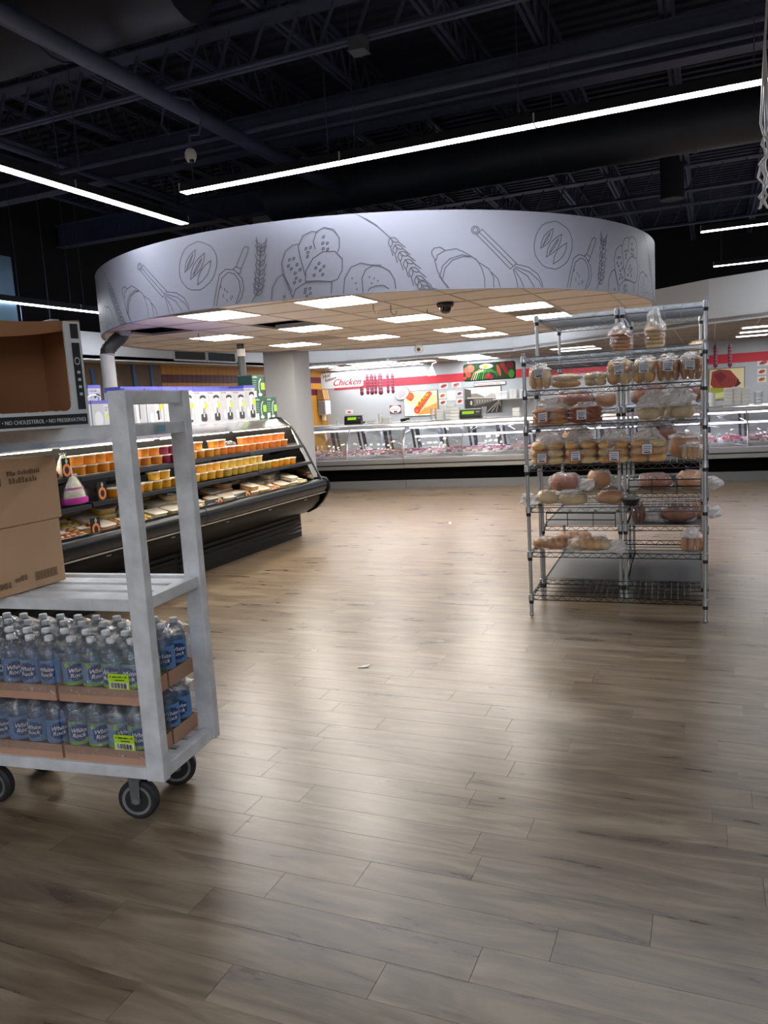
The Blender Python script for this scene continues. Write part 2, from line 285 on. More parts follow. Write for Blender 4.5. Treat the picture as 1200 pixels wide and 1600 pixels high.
MOTIF_JSON = '{"whisk":[[30856,2982,30846,2965,30822,2953,30791,2949,30761,2953,30739,2965,30732,2982,30741,2998,30765,3010,30796,3014,30827,3010,30849,2998,30856,2982],[30832,2982,30824,2970,30804,2962,30780,2962,30761,2970,30755,2982,30763,2993,30783,3001,30807,3001,30826,2993,30832,2982],[30806,2947,31341,2655],[30854,2963,31393,2681],[30895,2990,31446,2706],[30814,2943,30903,2990],[31341,2655,31455,2706],[31391,2651,31437,2576,31466,2500],[31400,2660,31506,2576,31571,2501],[31418,2666,31639,2598,31763,2501],[31431,2677,31685,2630,31853,2557,31901,2502],[31450,2696,31662,2674,31829,2617,31899,2553,31924,2502]],"loaf":[[32544,2882,32522,2832,32483,2784,32430,2737,32360,2708,32272,2680,32177,2662,32086,2668,32001,2674,31923,2694,31856,2731,31805,2768,31779,2814,31779,2863,31798,2913,31830,2959,31875,2997,31939,3037,32020,3059,32110,3070,32202,3081,32290,3067,32375,3046,32452,3021,32510,2977,32540,2932,32541,2882],[31899,2838,32004,2871,32085,2910,32132,2960,32153,3015,32045,2982,31964,2942,31919,2893,31899,2838],[32002,2766,32131,2803,32233,2848,32294,2906,32325,2972,32191,2933,32090,2888,32031,2831,32002,2766],[32134,2708,32253,2743,32348,2786,32403,2840,32429,2900,32304,2864,32211,2821,32158,2768,32134,2708],[31938,2860,31986,2888,32030,2917,32066,2949,32097,2982,32048,2953,32004,2924,31968,2892,31938,2860],[32057,2794,32117,2826,32173,2859,32220,2894,32261,2931,32199,2900,32143,2866,32097,2831,32057,2794]],"croissant":[[30165,2740,30117,2781,30112,2811,30151,2837,30240,2844,30319,2816],[30171,2733,30197,2780,30311,2814,30480,2829,30558,2810],[30220,2606,30264,2687,30380,2746,30571,2777,30715,2762],[30262,2585,30299,2666,30416,2734,30589,2763,30703,2758],[30150,2738,30186,2648,30271,2560,30352,2502],[30566,2810,30685,2774,30798,2735,30871,2664,30912,2577,30910,2500],[30835,2710,30989,2656,31056,2587,31058,2500],[31027,2628,31124,2576,31163,2500],[30205,2607,30288,2540,30330,2502]],"wheat_stalk":[[29044,3145,29187,3099,29323,3047,29518,2935],[29518,2935,29558,2937,29592,2932,29617,2918,29637,2899,29597,2898,29563,2902,29538,2916,29518,2935],[29637,2899,29731,2850],[29518,2935,29496,2917,29486,2898,29494,2879,29514,2859,29536,2878,29546,2897,29538,2916,29518,2935],[29514,2859,29541,2789],[29578,2876,29618,2878,29652,2873,29677,2860,29697,2840,29657,2839,29623,2843,29597,2857,29578,2876],[29697,2840,29791,2791],[29578,2876,29556,2858,29546,2839,29553,2820,29573,2800,29595,2819,29605,2838,29598,2857,29578,2876],[29573,2800,29601,2729],[29641,2816,29681,2819,29716,2815,29743,2802,29764,2784,29725,2781,29690,2784,29663,2797,29641,2816],[29764,2784,29864,2738],[29641,2816,29621,2796,29613,2777,29623,2758,29645,2739,29665,2759,29673,2778,29663,2797,29641,2816],[29645,2739,29680,2670],[29717,2751,29757,2753,29792,2750,29819,2737,29841,2718,29801,2716,29766,2719,29739,2732,29717,2751],[29841,2718,29941,2672],[29717,2751,29697,2731,29689,2712,29699,2693,29721,2674,29741,2694,29749,2713,29739,2732,29717,2751],[29721,2674,29756,2604],[29793,2682,29833,2684,29868,2680,29894,2667,29915,2647,29874,2645,29840,2650,29814,2663,29793,2682],[29915,2647,30012,2599],[29793,2682,29771,2663,29762,2644,29770,2625,29791,2605,29813,2625,29822,2644,29814,2663,29793,2682],[29791,2605,29822,2534],[29869,2611,29910,2613,29945,2609,29971,2595,29992,2576,29951,2574,29916,2578,29890,2592,29869,2611],[29992,2576,30090,2527],[29869,2611,29847,2592,29838,2573,29847,2553,29868,2534,29889,2553,29899,2572,29890,2592,29869,2611],[29868,2534,29898,2500],[29914,2566,29955,2567,29989,2562,30015,2548,30034,2528,29993,2527,29959,2532,29933,2546,29914,2566],[30034,2528,30128,2500],[29914,2566,29891,2548,29880,2529,29887,2509,29906,2500,29930,2508,29941,2527,29934,2546,29914,2566],[29906,2500,29931,2500],[29949,2531,29989,2531,30024,2526,30049,2512,30068,2500,30027,2500,29993,2500,29968,2510,29949,2531],[30068,2500,30163,2500],[29949,2531,29925,2512,29914,2500,29921,2500,29940,2500,29964,2500,29975,2500,29968,2511,29949,2531],[29940,2500,29965,2500]],"wheat_ear":[[27361,2500,27483,2591,27572,2937],[27461,2550,27433,2562,27416,2576,27414,2592,27422,2610,27450,2598,27467,2584,27469,2568,27461,2550],[27422,2610,27416,2656],[27461,2550,27496,2554,27523,2562,27538,2575,27546,2593,27511,2589,27485,2582,27469,2568,27461,2550],[27546,2593,27590,2632],[27482,2597,27454,2609,27437,2623,27435,2639,27443,2656,27471,2644,27488,2630,27490,2614,27482,2597],[27443,2656,27437,2702],[27482,2597,27517,2600,27543,2608,27559,2622,27566,2639,27532,2636,27505,2628,27490,2614,27482,2597],[27566,2639,27610,2678],[27504,2649,27475,2660,27457,2674,27453,2690,27460,2707,27488,2696,27507,2683,27510,2667,27504,2649],[27460,2707,27449,2753],[27504,2649,27538,2653,27564,2662,27578,2676,27584,2694,27550,2689,27524,2681,27510,2667,27504,2649],[27584,2694,27624,2733],[27528,2718,27500,2730,27481,2743,27478,2759,27484,2777,27513,2765,27531,2752,27535,2736,27528,2718],[27484,2777,27473,2822],[27528,2718,27562,2723,27588,2731,27602,2745,27608,2763,27574,2758,27548,2750,27534,2736,27528,2718],[27608,2763,27647,2802],[27549,2794,27519,2804,27499,2817,27493,2833,27497,2851,27527,2840,27547,2827,27553,2812,27549,2794],[27497,2851,27480,2895],[27549,2794,27582,2799,27606,2809,27618,2823,27621,2841,27589,2835,27564,2826,27552,2812,27549,2794],[27621,2841,27655,2882],[27565,2875,27536,2885,27516,2898,27510,2914,27514,2932,27544,2921,27563,2909,27569,2893,27565,2875],[27514,2932,27497,2976],[27565,2875,27598,2881,27622,2890,27634,2904,27638,2922,27605,2916,27581,2907,27569,2893,27565,2875],[27638,2922,27672,2962],[27574,2913,27545,2924,27526,2937,27520,2952,27525,2970,27554,2959,27573,2946,27579,2931,27574,2913],[27525,2970,27510,3015],[27574,2913,27607,2918,27631,2927,27644,2941,27648,2959,27615,2954,27591,2945,27578,2931,27574,2913],[27648,2959,27684,2999],[27580,2936,27551,2947,27531,2960,27526,2975,27531,2993,27560,2982,27579,2969,27584,2954,27580,2936],[27531,2993,27516,3038],[27580,2936,27613,2941,27637,2950,27650,2964,27654,2982,27621,2977,27597,2968,27584,2954,27580,2936],[27654,2982,27689,3022]],"scoop":[[27139,2810,27281,2952,27326,2974,27377,2962,27363,2926,27225,2790],[27076,2795,27140,2816,27225,2790,27197,2750,27145,2766],[26679,2505,26762,2656,26837,2768,26956,2806,27106,2791,27229,2710,27249,2625,27193,2545,27106,2500],[26734,2502,26804,2632,26876,2733,26995,2776,27100,2758,27175,2693,27183,2608,27082,2500],[26843,2672,26843,2651],[26906,2647,26910,2621],[26946,2623,26956,2601],[26874,2596,26874,2568],[27003,2566,27011,2538],[27026,2576,27044,2553],[26933,2549,26938,2528]],"rolls":[[28021,2551,27921,2690,27889,2795,27960,2893,28079,2937,28170,2942],[28240,2674,28184,2819,28160,2922,28246,3008,28378,3035,28468,3023],[28415,2888,28393,2950,28451,3027,28563,3058,28705,3035,28780,2962,28771,2882,28737,2843],[28235,2629,28253,2714,28369,2810,28522,2859,28703,2855,28803,2790,28793,2699,28712,2622,28620,2609,28420,2624,28235,2629],[28021,2500,28076,2569,28233,2617,28419,2620,28630,2605,28608,2510],[27686,2500,27713,2599,27802,2676,27896,2706],[28022,2504,27950,2627,27896,2706],[28002,2809,28017,2810,28028,2814,28032,2821,28031,2829,28015,2828,28005,2824,28001,2817,28002,2809],[28067,2815,28083,2817,28093,2821,28097,2827,28096,2836,28081,2834,28070,2831,28066,2824,28067,2815],[27976,2759,27992,2761,28003,2765,28006,2771,28005,2780,27990,2778,27979,2774,27975,2768,27976,2759],[28109,2762,28125,2764,28136,2768,28139,2774,28138,2783,28123,2781,28112,2777,28108,2771,28109,2762],[28018,2732,28034,2734,28045,2738,28049,2744,28047,2753,28032,2751,28021,2748,28017,2741,28018,2732],[28074,2692,28089,2694,28100,2698,28104,2705,28103,2713,28087,2712,28076,2708,28072,2701,28074,2692],[28152,2719,28168,2721,28179,2725,28183,2731,28181,2740,28166,2738,28155,2734,28151,2728,28152,2719],[28083,2651,28099,2653,28110,2657,28114,2663,28112,2672,28097,2670,28086,2666,28082,2660,28083,2651],[28141,2628,28156,2629,28167,2633,28171,2640,28170,2649,28154,2647,28143,2643,28140,2636,28141,2628],[28052,2616,28068,2617,28079,2621,28082,2628,28081,2637,28066,2635,28055,2631,28051,2624,28052,2616],[28264,2886,28279,2888,28290,2892,28293,2898,28292,2907,28277,2905,28266,2901,28263,2895,28264,2886],[28331,2893,28346,2894,28357,2898,28361,2905,28360,2913,28344,2912,28334,2908,28330,2901,28331,2893],[28289,2854,28305,2856,28315,2860,28319,2866,28318,2875,28302,2873,28292,2870,28288,2863,28289,2854],[28278,2820,28293,2822,28304,2826,28307,2833,28306,2841,28291,2840,28280,2836,28277,2829,28278,2820],[28535,2969,28550,2971,28560,2975,28564,2981,28563,2990,28548,2988,28537,2984,28534,2978,28535,2969],[28518,2918,28533,2919,28543,2923,28547,2930,28546,2938,28531,2937,28520,2933,28517,2926,28518,2918],[28583,2915,28598,2916,28608,2920,28612,2927,28611,2935,28596,2934,28585,2930,28582,2923,28583,2915],[28520,2873,28535,2875,28545,2879,28549,2885,28548,2894,28532,2892,28522,2888,28518,2882,28520,2873],[28584,2866,28599,2868,28610,2872,28613,2878,28612,2887,28597,2885,28587,2881,28583,2875,28584,2866],[28443,2755,28458,2757,28469,2761,28472,2768,28471,2776,28456,2775,28446,2771,28442,2764,28443,2755],[28391,2721,28406,2723,28417,2727,28421,2734,28419,2742,28404,2741,28394,2737,28390,2730,28391,2721],[28455,2698,28470,2700,28480,2704,28484,2710,28483,2719,28468,2717,28457,2713,28453,2707,28455,2698],[28513,2728,28528,2730,28539,2734,28542,2740,28541,2749,28526,2747,28516,2743,28512,2737,28513,2728],[28358,2662,28373,2664,28384,2668,28387,2674,28386,2683,28371,2681,28361,2677,28357,2671,28358,2662],[28487,2662,28502,2664,28513,2668,28516,2674,28515,2683,28500,2681,28489,2677,28486,2671,28487,2662],[28214,2552,28229,2554,28240,2558,28244,2565,28243,2573,28227,2572,28216,2568,28213,2561,28214,2552],[28281,2555,28297,2557,28307,2561,28311,2568,28310,2576,28295,2574,28284,2571,28280,2564,28281,2555],[28203,2526,28218,2528,28229,2532,28233,2538,28232,2547,28216,2545,28206,2541,28202,2535,28203,2526],[28284,2514,28299,2516,28310,2520,28314,2526,28312,2535,28297,2533,28286,2529,28283,2523,28284,2514],[28225,2500,28241,2500,28252,2502,28255,2509,28254,2517,28239,2516,28228,2512,28224,2505,28225,2500],[27876,2505,27892,2507,27903,2511,27907,2517,27906,2526,27890,2524,27879,2521,27875,2514,27876,2505]],"buns":[[28789,2502,28821,2627,28921,2714,29068,2745,29219,2722],[29078,2500,29072,2618,29133,2686,29244,2717,29362,2717,29219,2724,29360,2709,29481,2665,29546,2592,29557,2516],[29151,2509,29181,2532,29272,2548,29380,2550,29456,2519],[28934,2623,28929,2620,28924,2623,28929,2626,28934,2623],[28984,2580,28978,2577,28973,2581,28979,2583,28984,2580],[29186,2624,29180,2621,29175,2624,29181,2627,29186,2624],[29256,2611,29250,2608,29245,2611,29251,2614,29256,2611],[29216,2572,29211,2569,29206,2572,29211,2575,29216,2572],[29308,2589,29302,2586,29297,2589,29303,2592,29308,2589],[28996,2529,28991,2526,28985,2529,28991,2532,28996,2529]]}'
# ------------------------------------------------------------------ floor of planks
def floor_material(name, per_object):
    M = bpy.data.materials.new(name); M.use_nodes = True; nt = M.node_tree; N = nt.nodes; Lk = nt.links
    b = N['Principled BSDF']; geo = N.new('ShaderNodeNewGeometry'); sep = N.new('ShaderNodeSeparateXYZ'); Lk.new(geo.outputs['Position'], sep.inputs[0])
    rnd_ = N.new('ShaderNodeObjectInfo').outputs['Random'] if per_object else geo.outputs['Random Per Island']
    def mth(op, a, bb=None):
        n = N.new('ShaderNodeMath'); n.operation = op
        for i, v in enumerate((a, bb)):
            if v is None: continue
            if isinstance(v, (int, float)): n.inputs[i].default_value = v
            else: Lk.new(v, n.inputs[i])
        return n.outputs[0]
    def noise_(sx, sy, k, scale, detail, rough=.6, dist=0.):
        c = N.new('ShaderNodeCombineXYZ'); Lk.new(mth('ADD', mth('MULTIPLY', sep.outputs['X'], sx), mth('MULTIPLY', rnd_, k)), c.inputs[0]); Lk.new(mth('MULTIPLY', sep.outputs['Y'], sy), c.inputs[1]); Lk.new(mth('MULTIPLY', rnd_, k * 2.3), c.inputs[2])
        g = N.new('ShaderNodeTexNoise'); g.inputs['Scale'].default_value = scale; g.inputs['Detail'].default_value = detail; g.inputs['Roughness'].default_value = rough; g.inputs['Distortion'].default_value = dist
        Lk.new(c.outputs[0], g.inputs['Vector']); return g.outputs['Fac']
    # grain: stretched noise, shifted per plank
    g = noise_(1.6, 10.0, 37.0, 1.3, 7, .56, .8)
    rp = N.new('ShaderNodeValToRGB'); e = rp.color_ramp.elements
    e[0].position = .32; e[0].color = lin('#5b4b3c'); e[1].position = .68; e[1].color = lin('#90806b')
    k = e.new(.5); k.color = lin('#776753')
    Lk.new(g, rp.inputs['Fac'])
    # knots and dark streaks
    g2 = noise_(2.6, 11.0, 53.0, 1.0, 5, .65)
    rk = N.new('ShaderNodeValToRGB'); rk.color_ramp.elements[0].position = .64; rk.color_ramp.elements[0].color = (1, 1, 1, 1); rk.color_ramp.elements[1].position = .80; rk.color_ramp.elements[1].color = (.66, .62, .59, 1)
    Lk.new(g2, rk.inputs['Fac'])
    mx = N.new('ShaderNodeMix'); mx.data_type = 'RGBA'; mx.blend_type = 'MULTIPLY'; mx.inputs['Factor'].default_value = .8
    Lk.new(rp.outputs['Color'], mx.inputs['A']); Lk.new(rk.outputs['Color'], mx.inputs['B'])
    hs = N.new('ShaderNodeHueSaturation'); Lk.new(mx.outputs['Result'], hs.inputs['Color']); Lk.new(mth('ADD', .93, mth('MULTIPLY', rnd_, .14)), hs.inputs['Value'])
    Lk.new(hs.outputs['Color'], b.inputs['Base Color'])
    Lk.new(mth('ADD', .22, mth('MULTIPLY', g, .16)), b.inputs['Roughness'])
    b.inputs['Specular IOR Level'].default_value = .6
    bp = N.new('ShaderNodeBump'); bp.inputs['Strength'].default_value = .07; bp.inputs['Distance'].default_value = .004
    Lk.new(g, bp.inputs['Height']); Lk.new(bp.outputs['Normal'], b.inputs['Normal'])
    return M
PW, PL, PY0 = .1445, .916, 1.38
FX0, FX1, FY0, FY1 = -9.2, 8.0, -16.0, 18.3
M_FLOOR, M_FLOOR2 = floor_material('greige wood vinyl', True), floor_material('greige wood vinyl, far', False)
floor = MB().box(FX0, FY0, -.08, FX1, FY1, -.004).build('floor', mat('floor joint', '#6a5d51', .8), kind='structure')
def plank_geo(mb, x0, y0, x1, y1):
    g, c = .0003, .0009
    mb.add([(x0 + g, y0 + g, -.004), (x1 - g, y0 + g, -.004), (x1 - g, y1 - g, -.004), (x0 + g, y1 - g, -.004), (x0 + g, y0 + g, -.0012), (x1 - g, y0 + g, -.0012), (x1 - g, y1 - g, -.0012), (x0 + g, y1 - g, -.0012),
            (x0 + c, y0 + c, 0), (x1 - c, y0 + c, 0), (x1 - c, y1 - c, 0), (x0 + c, y1 - c, 0)],
           [(0, 1, 5, 4), (1, 2, 6, 5), (2, 3, 7, 6), (3, 0, 4, 7), (4, 5, 9, 8), (5, 6, 10, 9), (6, 7, 11, 10), (7, 4, 8, 11), (8, 9, 10, 11)])
pm = MB(); plank_geo(pm, 0, 0, PL, PW)
first = pm.build('plank', M_FLOOR, floor)
spots = []; rest = MB()
OFF = {0: .407, 1: .632, 2: .083, 3: .341, 4: .548, 5: .824}
for r_ in range(int((FY0 - PY0) / PW), int((FY1 - PY0) / PW) + 1):
    y0 = PY0 + r_ * PW; fr = OFF.get(r_, rng.random())
    for k in range(int(FX0 / PL) - 2, int(FX1 / PL) + 2):
        x0 = (k + fr) * PL; xa, xb = max(x0, FX0), min(x0 + PL, FX1); ya, yb = max(y0, FY0), min(y0 + PW, FY1)
        if xb - xa < .02 or yb - ya < .02: continue
        c = Vector((x0 + PL / 2, y0 + PW / 2, 0)); d = c - Vector((0, 0, EYE)); z = d.dot(fw)
        seen = z > .5 and abs(d.dot(rt) / z) < 620 / FPX + .3 / z and abs(d.dot(up) / z) < 830 / FPX and xb - xa > PL - .001 and yb - ya > PW - .001
        if seen: spots.append((z, x0, y0, xa, ya, xb, yb))
        else: plank_geo(rest, xa, ya, xb, yb)
spots.sort()
for i, s_ in enumerate(spots):
    if i == 0: first.location = (s_[1], s_[2], 0)
    elif i < 300:
        o = first.copy(); col.objects.link(o); o.location = (s_[1], s_[2], 0)
    else: plank_geo(rest, *s_[3:])
rest.build('planking', M_FLOOR2, floor, kind='stuff')

# ------------------------------------------------------------------ room shell
M_WALLG = mat('deli wall grey', '#b9c0c7', .7, 0, .03, 1)
M_WALLD = mat('dark upper wall', '#15161b', .8)
wb = MB().box(-9.4, 18.3, 0, 8.0, 18.5, 2.6).build('wall_back', M_WALLG, kind='structure')
MB().box(-9.4, 18.3, 2.6, 8.0, 18.5, 5.0).build('wall_back_upper', M_WALLD, kind='structure')
wl = MB().box(-9.4, -16, 0, -9.2, 18.3, 2.62).build('wall_left', mat('mustard wall', '#b98a3c', .6), kind='structure')
MB().box(-9.4, -16, 2.62, -9.2, 18.3, 5.0).build('wall_left_upper', M_WALLD, kind='structure')
MB().box(8.0, -16, 0, 8.2, 18.5, 5.0).build('wall_right', mat('right wall', '#b3b5b8', .8), kind='structure')
MB().box(-9.4, -16.2, 0, 8.2, -16.0, 5.0).build('wall_front', mat('front wall', '#b0b2b4', .8), kind='structure')
M_DECK = mat('dark roof deck', '#3c4258', .85, 0, .2, 2)
dk = MB(); dk.box(-9.4, -16.2, 5.0, 8.2, 18.5, 5.1)
ceil = dk.build('ceiling', M_DECK, kind='structure')
rib = MB()
for i in range(150):
    y = -7 + i * .17
    rib.box(-9.2, y, 4.965, 8.0, y + .07, 5.0)
rib.build('deck_rib', M_DECK, ceil, kind='stuff')
# red band along the back wall, in two pieces like the paint stops at the corner
rb = MB().box(-8.95, 18.285, 1.98, 8.0, 18.3, 2.17).build('painted_band', mat('red band', '#cf3344', .6), wb)

# wall tile on the left wall: mustard with burgundy courses
M_MUST = mat('mustard glazed tile', '#c08a34', .4, 0, .12, 3, spec=.3); M_BURG = mat('burgundy glazed tile', '#5a2236', .4, 0, .15, 3, spec=.25)
tile0 = {}
for mname, mm in (('m', M_MUST), ('b', M_BURG)):
    tile0[mname] = MB().box(-9.2, .003, .003, -9.188, .149, .149)
proto = {}
for zi in range(8):
    z = 1.41 + zi * .15
    kindt = 'b' if zi in (5, 3) else 'm'
    if zi < 3: continue
    for yi in range(44):
        y = 11.72 + yi * .15
        if kindt not in proto:
            proto[kindt] = tile0[kindt].build('wall_tile', M_BURG if kindt == 'b' else M_MUST, wl, bev=.003); o = proto[kindt]
        else:
            o = proto[kindt].copy(); col.objects.link(o)
        o.location = (0, y, z)
mt = MB()
for zi in range(12):
    for yi in range(44): mt.box(-9.2, 11.72 + yi * .15 + .003, zi * .15 + .063, -9.19, 11.72 + yi * .15 + .147, zi * .15 + .207)
mt.build('lower_tile', M_MUST, wl, kind='stuff')

# opening in the left wall sheeted with brown paper and strips of blue tape
sh = thing('paper_sheeting', 'brown protective sheeting with blue tape strips covering the wall beyond the black case', 'sheeting', (-9.17, 8.6, 0))
g = MB(); n = 14
for i in range(n + 1):
    for z in (.0, 1.3, 2.62):
        g.v.append((.015 * math.sin(i * 1.9 + z), i * 3.1 / n, z))
g.f = [(i * 3 + j, (i + 1) * 3 + j, (i + 1) * 3 + j + 1, i * 3 + j + 1) for i in range(n) for j in range(2)]; g.mi = [0] * len(g.f)
g.build('sheet', mat('sheeting paper', '#6b5b49', .55, 0, .35, 1.2, .3, 6), sh, smooth='all')
tm = mat('blue painter tape', '#3b6fae', .6)
for (y, z0, z1, dy) in ((.95, 1.5, 2.3, .12), (1.4, 1.5, 2.38, .10), (2.35, 1.6, 2.52, .05), (2.8, 1.6, 2.5, .04), (1.95, 2.05, 2.12, .2), (1.9, 2.28, 2.36, .12)):
    MB().add([(.022, y, z0), (.022, y + .07, z0), (.022, y + .07 - dy, z1), (.022, y - dy, z1)], [(0, 1, 2, 3)]) if False else None
    t_ = MB(); t_.add([(.02, y, z0), (.02, y + .07, z0), (.02, y + .07 - dy, z1), (.02, y - dy, z1), (.024, y, z0), (.024, y + .07, z0), (.024, y + .07 - dy, z1), (.024, y - dy, z1)],
          [(3, 2, 1, 0), (4, 5, 6, 7), (0, 1, 5, 4), (1, 2, 6, 5), (2, 3, 7, 6), (3, 0, 4, 7)])
    t_.build('tape_strip', tm, sh)

# bulkheads: painted boards hanging from the deck above the counters, and the low ceiling behind them
BULK = [(-8.5, 6.0), (-8.5, 14.9), (-8.1, 15.35), (-7.3, 15.65), (-3.7, 15.85), (-.04, 12.9), (.9, 12.45), (8.0, 9.6)]
def wall_run(poly, z0s, z1s, th):
    b = MB()
    for (p, q, za, zb) in zip(poly, poly[1:], z0s, z1s):
        d = Vector((q[0] - p[0], q[1] - p[1])).normalized(); n_ = Vector((-d.y, d.x)) * th
        b.prism([p, q, (q[0] + n_.x, q[1] + n_.y), (p[0] + n_.x, p[1] + n_.y)], za, zb, 'z')
    return b
bk = wall_run(BULK, [2.45] * 7, [2.86, 3.05, 3.1, 3.1, 3.1, 3.1, 3.1], .09).build('wall_bulkhead', M_BULK, kind='structure')
lowpoly = [(-8.5, 6.0)] + BULK[1:] + [(8.0, 18.3), (-9.2, 18.3), (-9.2, 6.0)]
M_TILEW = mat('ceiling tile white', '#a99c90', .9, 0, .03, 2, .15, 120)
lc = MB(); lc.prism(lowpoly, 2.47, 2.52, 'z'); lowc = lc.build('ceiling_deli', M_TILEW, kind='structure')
tb = MB()
for i in range(28):
    x = -9.1 + i * .61
    if x < 7.9: tb.box(x - .012, max(15.9 if x < -3.7 else 15.9 - (x + 3.7) * .85, 12.8) + .1, 2.462, x + .012, 18.28, 2.47)
for i in range(9):
    y = 13.4 + i * .61
    tb.box(-8.3 if y > 15.9 else max(-3.6 + (15.9 - y) * 1.25, -3.6), y - .012, 2.462, 7.9, y + .012, 2.47)
tb.build('ceiling_grid', mat('grid white', '#c9c2b8', .6), lowc, kind='stuff')

# square grey column beside the deli
colm = MB().box(-6.86, 11.42, 0, -6.30, 11.98, 5.0).build('wall_column', mat('column paint', '#a3a6ab', .7, 0, .02, 1), kind='structure')
# blue partition at the left edge
MB().box(-9.2, 6.6, 0, -7.56, 7.1, 3.5).build('wall_partition', mat('pale blue paint', '#86acc6', .7), kind='structure')

# ------------------------------------------------------------------ open ceiling: girders, joists, pipes, ducts
M_DUCT = mat('dark painted duct', '#3a3f4c', .5, .2, .15, 2)
def girder(y, z, label, solid=True):
    t = thing('roof_girder', label, 'girder', (0, y, z))
    b = MB(); b.box(-9.2, -.09 if solid else -.05, -.012, 8, -.01 if not solid else .09, 0)
    if not solid: b.box(-9.2, .01, -.012, 8, .05, 0)
    b.box(-9.2, -.09, .30, 8, .09, .315); b.box(-9.2, -.006, 0, 8, .006, .30 if solid else .03)
    b.build('beam', M_DARKP, t)
    c = MB()
    for i in range(58): c.bar((-9 + i * .3, 0, .01), (-9 + i * .3 + .14, 0, .30), .02, .02)
    c.build('stiffener', M_DARKP, t, kind='stuff')
    return t
GN = ['dark steel girder crossing the ceiling nearest the camera', 'dark steel girder crossing the ceiling just in front of the long light strip', 'dark steel girder crossing above the white drum', 'dark steel girder crossing the ceiling over the deli', 'dark steel girder behind the white drum, above the far counter', 'dark steel girder above the doorway side of the shop']
for y, l_ in ((5.65, GN[0]), (7.35, GN[1]), (9.6, GN[2]), (12.0, GN[3]), (14.4, GN[4]), (2.0, GN[5])): girder(y, 4.2, l_, y in (7.35, 9.6))
JX = [-8.2, -6.95, -5.95, -5.05, -4.1, -3.17, -2.07, -1.37, -.35, .7, 1.75, 2.8, 3.9, 5., 6.]
jm = MB()
for zz, hh in ((0, .03), (.34, .03)):
    jm.box(-.045, -6.8, zz, -.012, 18.2, zz + hh); jm.box(.012, -6.8, zz, .045, 18.2, zz + hh)
for i in range(84):
    y = -6.6 + i * .3; jm.bar((0, y, .03), (0, y + .15, .34), .02, .02, (1, 0, 0)); jm.bar((0, y + .15, .34), (0, y + .3, .03), .02, .02, (1, 0, 0))
j0 = None
for i, x in enumerate(JX):
    lab = 'dark open-web roof joist, %s counting from the left-hand wall' % ORD[i]
    if j0 is None:
        j0 = thing('roof_joist', lab, 'joist', (x, 0, 4.56), group='open-web roof joists'); jm.build('web', M_DARKP, j0)
    else: dup(j0, (x, 0, 4.56), label=lab)
def pipe(pts, r, name, label, cat, m_=M_DARKP, n=10): return tag(MB().tube(pts, r, n).build(name, m_, smooth=True), label, cat)
pipe([(-3.93, -6, 4.0), (-3.93, 12, 4.0)], .065, 'sprinkler_main', 'thick dark pipe running away over the left of the aisle', 'pipe')
pipe([(-9.1, 6.45, 4.05), (8, 6.45, 4.05)], .025, 'conduit', 'thin dark conduit crossing the ceiling beyond the first girder', 'conduit')
pipe([(-6.0, -6, 4.1), (-6.0, 17, 4.1)], .03, 'sprinkler_branch', 'thin dark pipe running away above the left light strip', 'pipe')
pipe([(-5.05, 6.9, 4.12), (2, 6.9, 4.12)], .02, 'conduit', 'thin dark conduit just above the long light strip', 'conduit')
pipe([(1.75, -6, 4.08), (1.75, 17, 4.08)], .03, 'sprinkler_branch', 'thin dark pipe running away over the bread racks', 'pipe')
def duct(p, q, r, label):
    t = thing('air_duct', label, 'duct', p); p, q = Vector(p), Vector(q); d = q - p
    MB().tube([(0, 0, 0), d], r, 22).build('pipe', M_DUCT, t, smooth=True)
    L_ = d.length; k = int(L_ / 1.2)
    for i in range(1, k + 1):
        a = d * (i * 1.2 / L_); e = d.normalized() * .02
        MB().tube([a - e, a + e], r + .012, 22).build('seam_ring', M_DUCT, t, smooth=True)
    return t
duct((-4.95, 8.75, 4.08), (8, 8.75, 4.08), .24, 'round dark air duct running along behind the long light strip')
duct((-3.3, 4.85, 4.56), (-9.1, 4.85, 4.56), .34, 'fat round dark air duct ending at the top left above the cart')
pipe([(-.5, 11.95, 4.1), (-.5, 11.95, 4.95)], .16, 'duct_drop', 'short upright duct stub right of the white drum', 'duct', M_DUCT, 16)
# junction box, camera and cable loops hanging by the pipe
bx = thing('junction_box', 'pale square junction box under the near girder', 'electrical box', (-2.37, 5.62, 4.1)); MB().box(-.06, -.06, 0, .06, .06, .09).build('box', mat('galvanised', '#6a6f78', .5, .3), bx, bev=.006); MB().box(-.065, -.065, -.008, .065, .065, 0).build('cover', mat('galvanised', '#6a6f78'), bx)
hc = thing('hanging_camera', 'small white round camera dangling on a cable loop under the ceiling pipe', 'camera', (-3.742, 5.383, 3.55))
MB().lathe([(.0, -.05), (.03, -.045), (.045, -.015), (.045, .02), (.03, .045), (0, .05)], 14).build('housing', M_WHITE, hc, smooth=True)
MB().lathe([(.0, -.062), (.018, -.06), (.02, -.04)], 10, (.02, -.02, 0)).build('lens', M_BLACK, hc, smooth=True)
MB().tube([(0, 0, .05), (.02, -.02, .14), (.12, -.05, .12), (.16, -.03, .25), (.05, 0, .40), (-.12, .02, .46), (-.24, .03, .40), (-.27, .03, .28), (-.2, .02, .2)], .011, 6).build('cable', M_DARKP, hc, smooth=True)
cb = thing('cable_bundle', 'tangle of white cable hanging at the right edge of the ceiling', 'cables', (.28, 5.3, 2.56))
for k in range(4):
    r2 = random.Random(k)
    MB().tube([(r2.uniform(-.03, .03), r2.uniform(-.03, .03), z) for z in [i * .06 for i in range(9)]] + [(0, 0, .9), (.05, 0, 1.99)], .007, 5).build('cable', M_WHITE, cb, smooth=True)

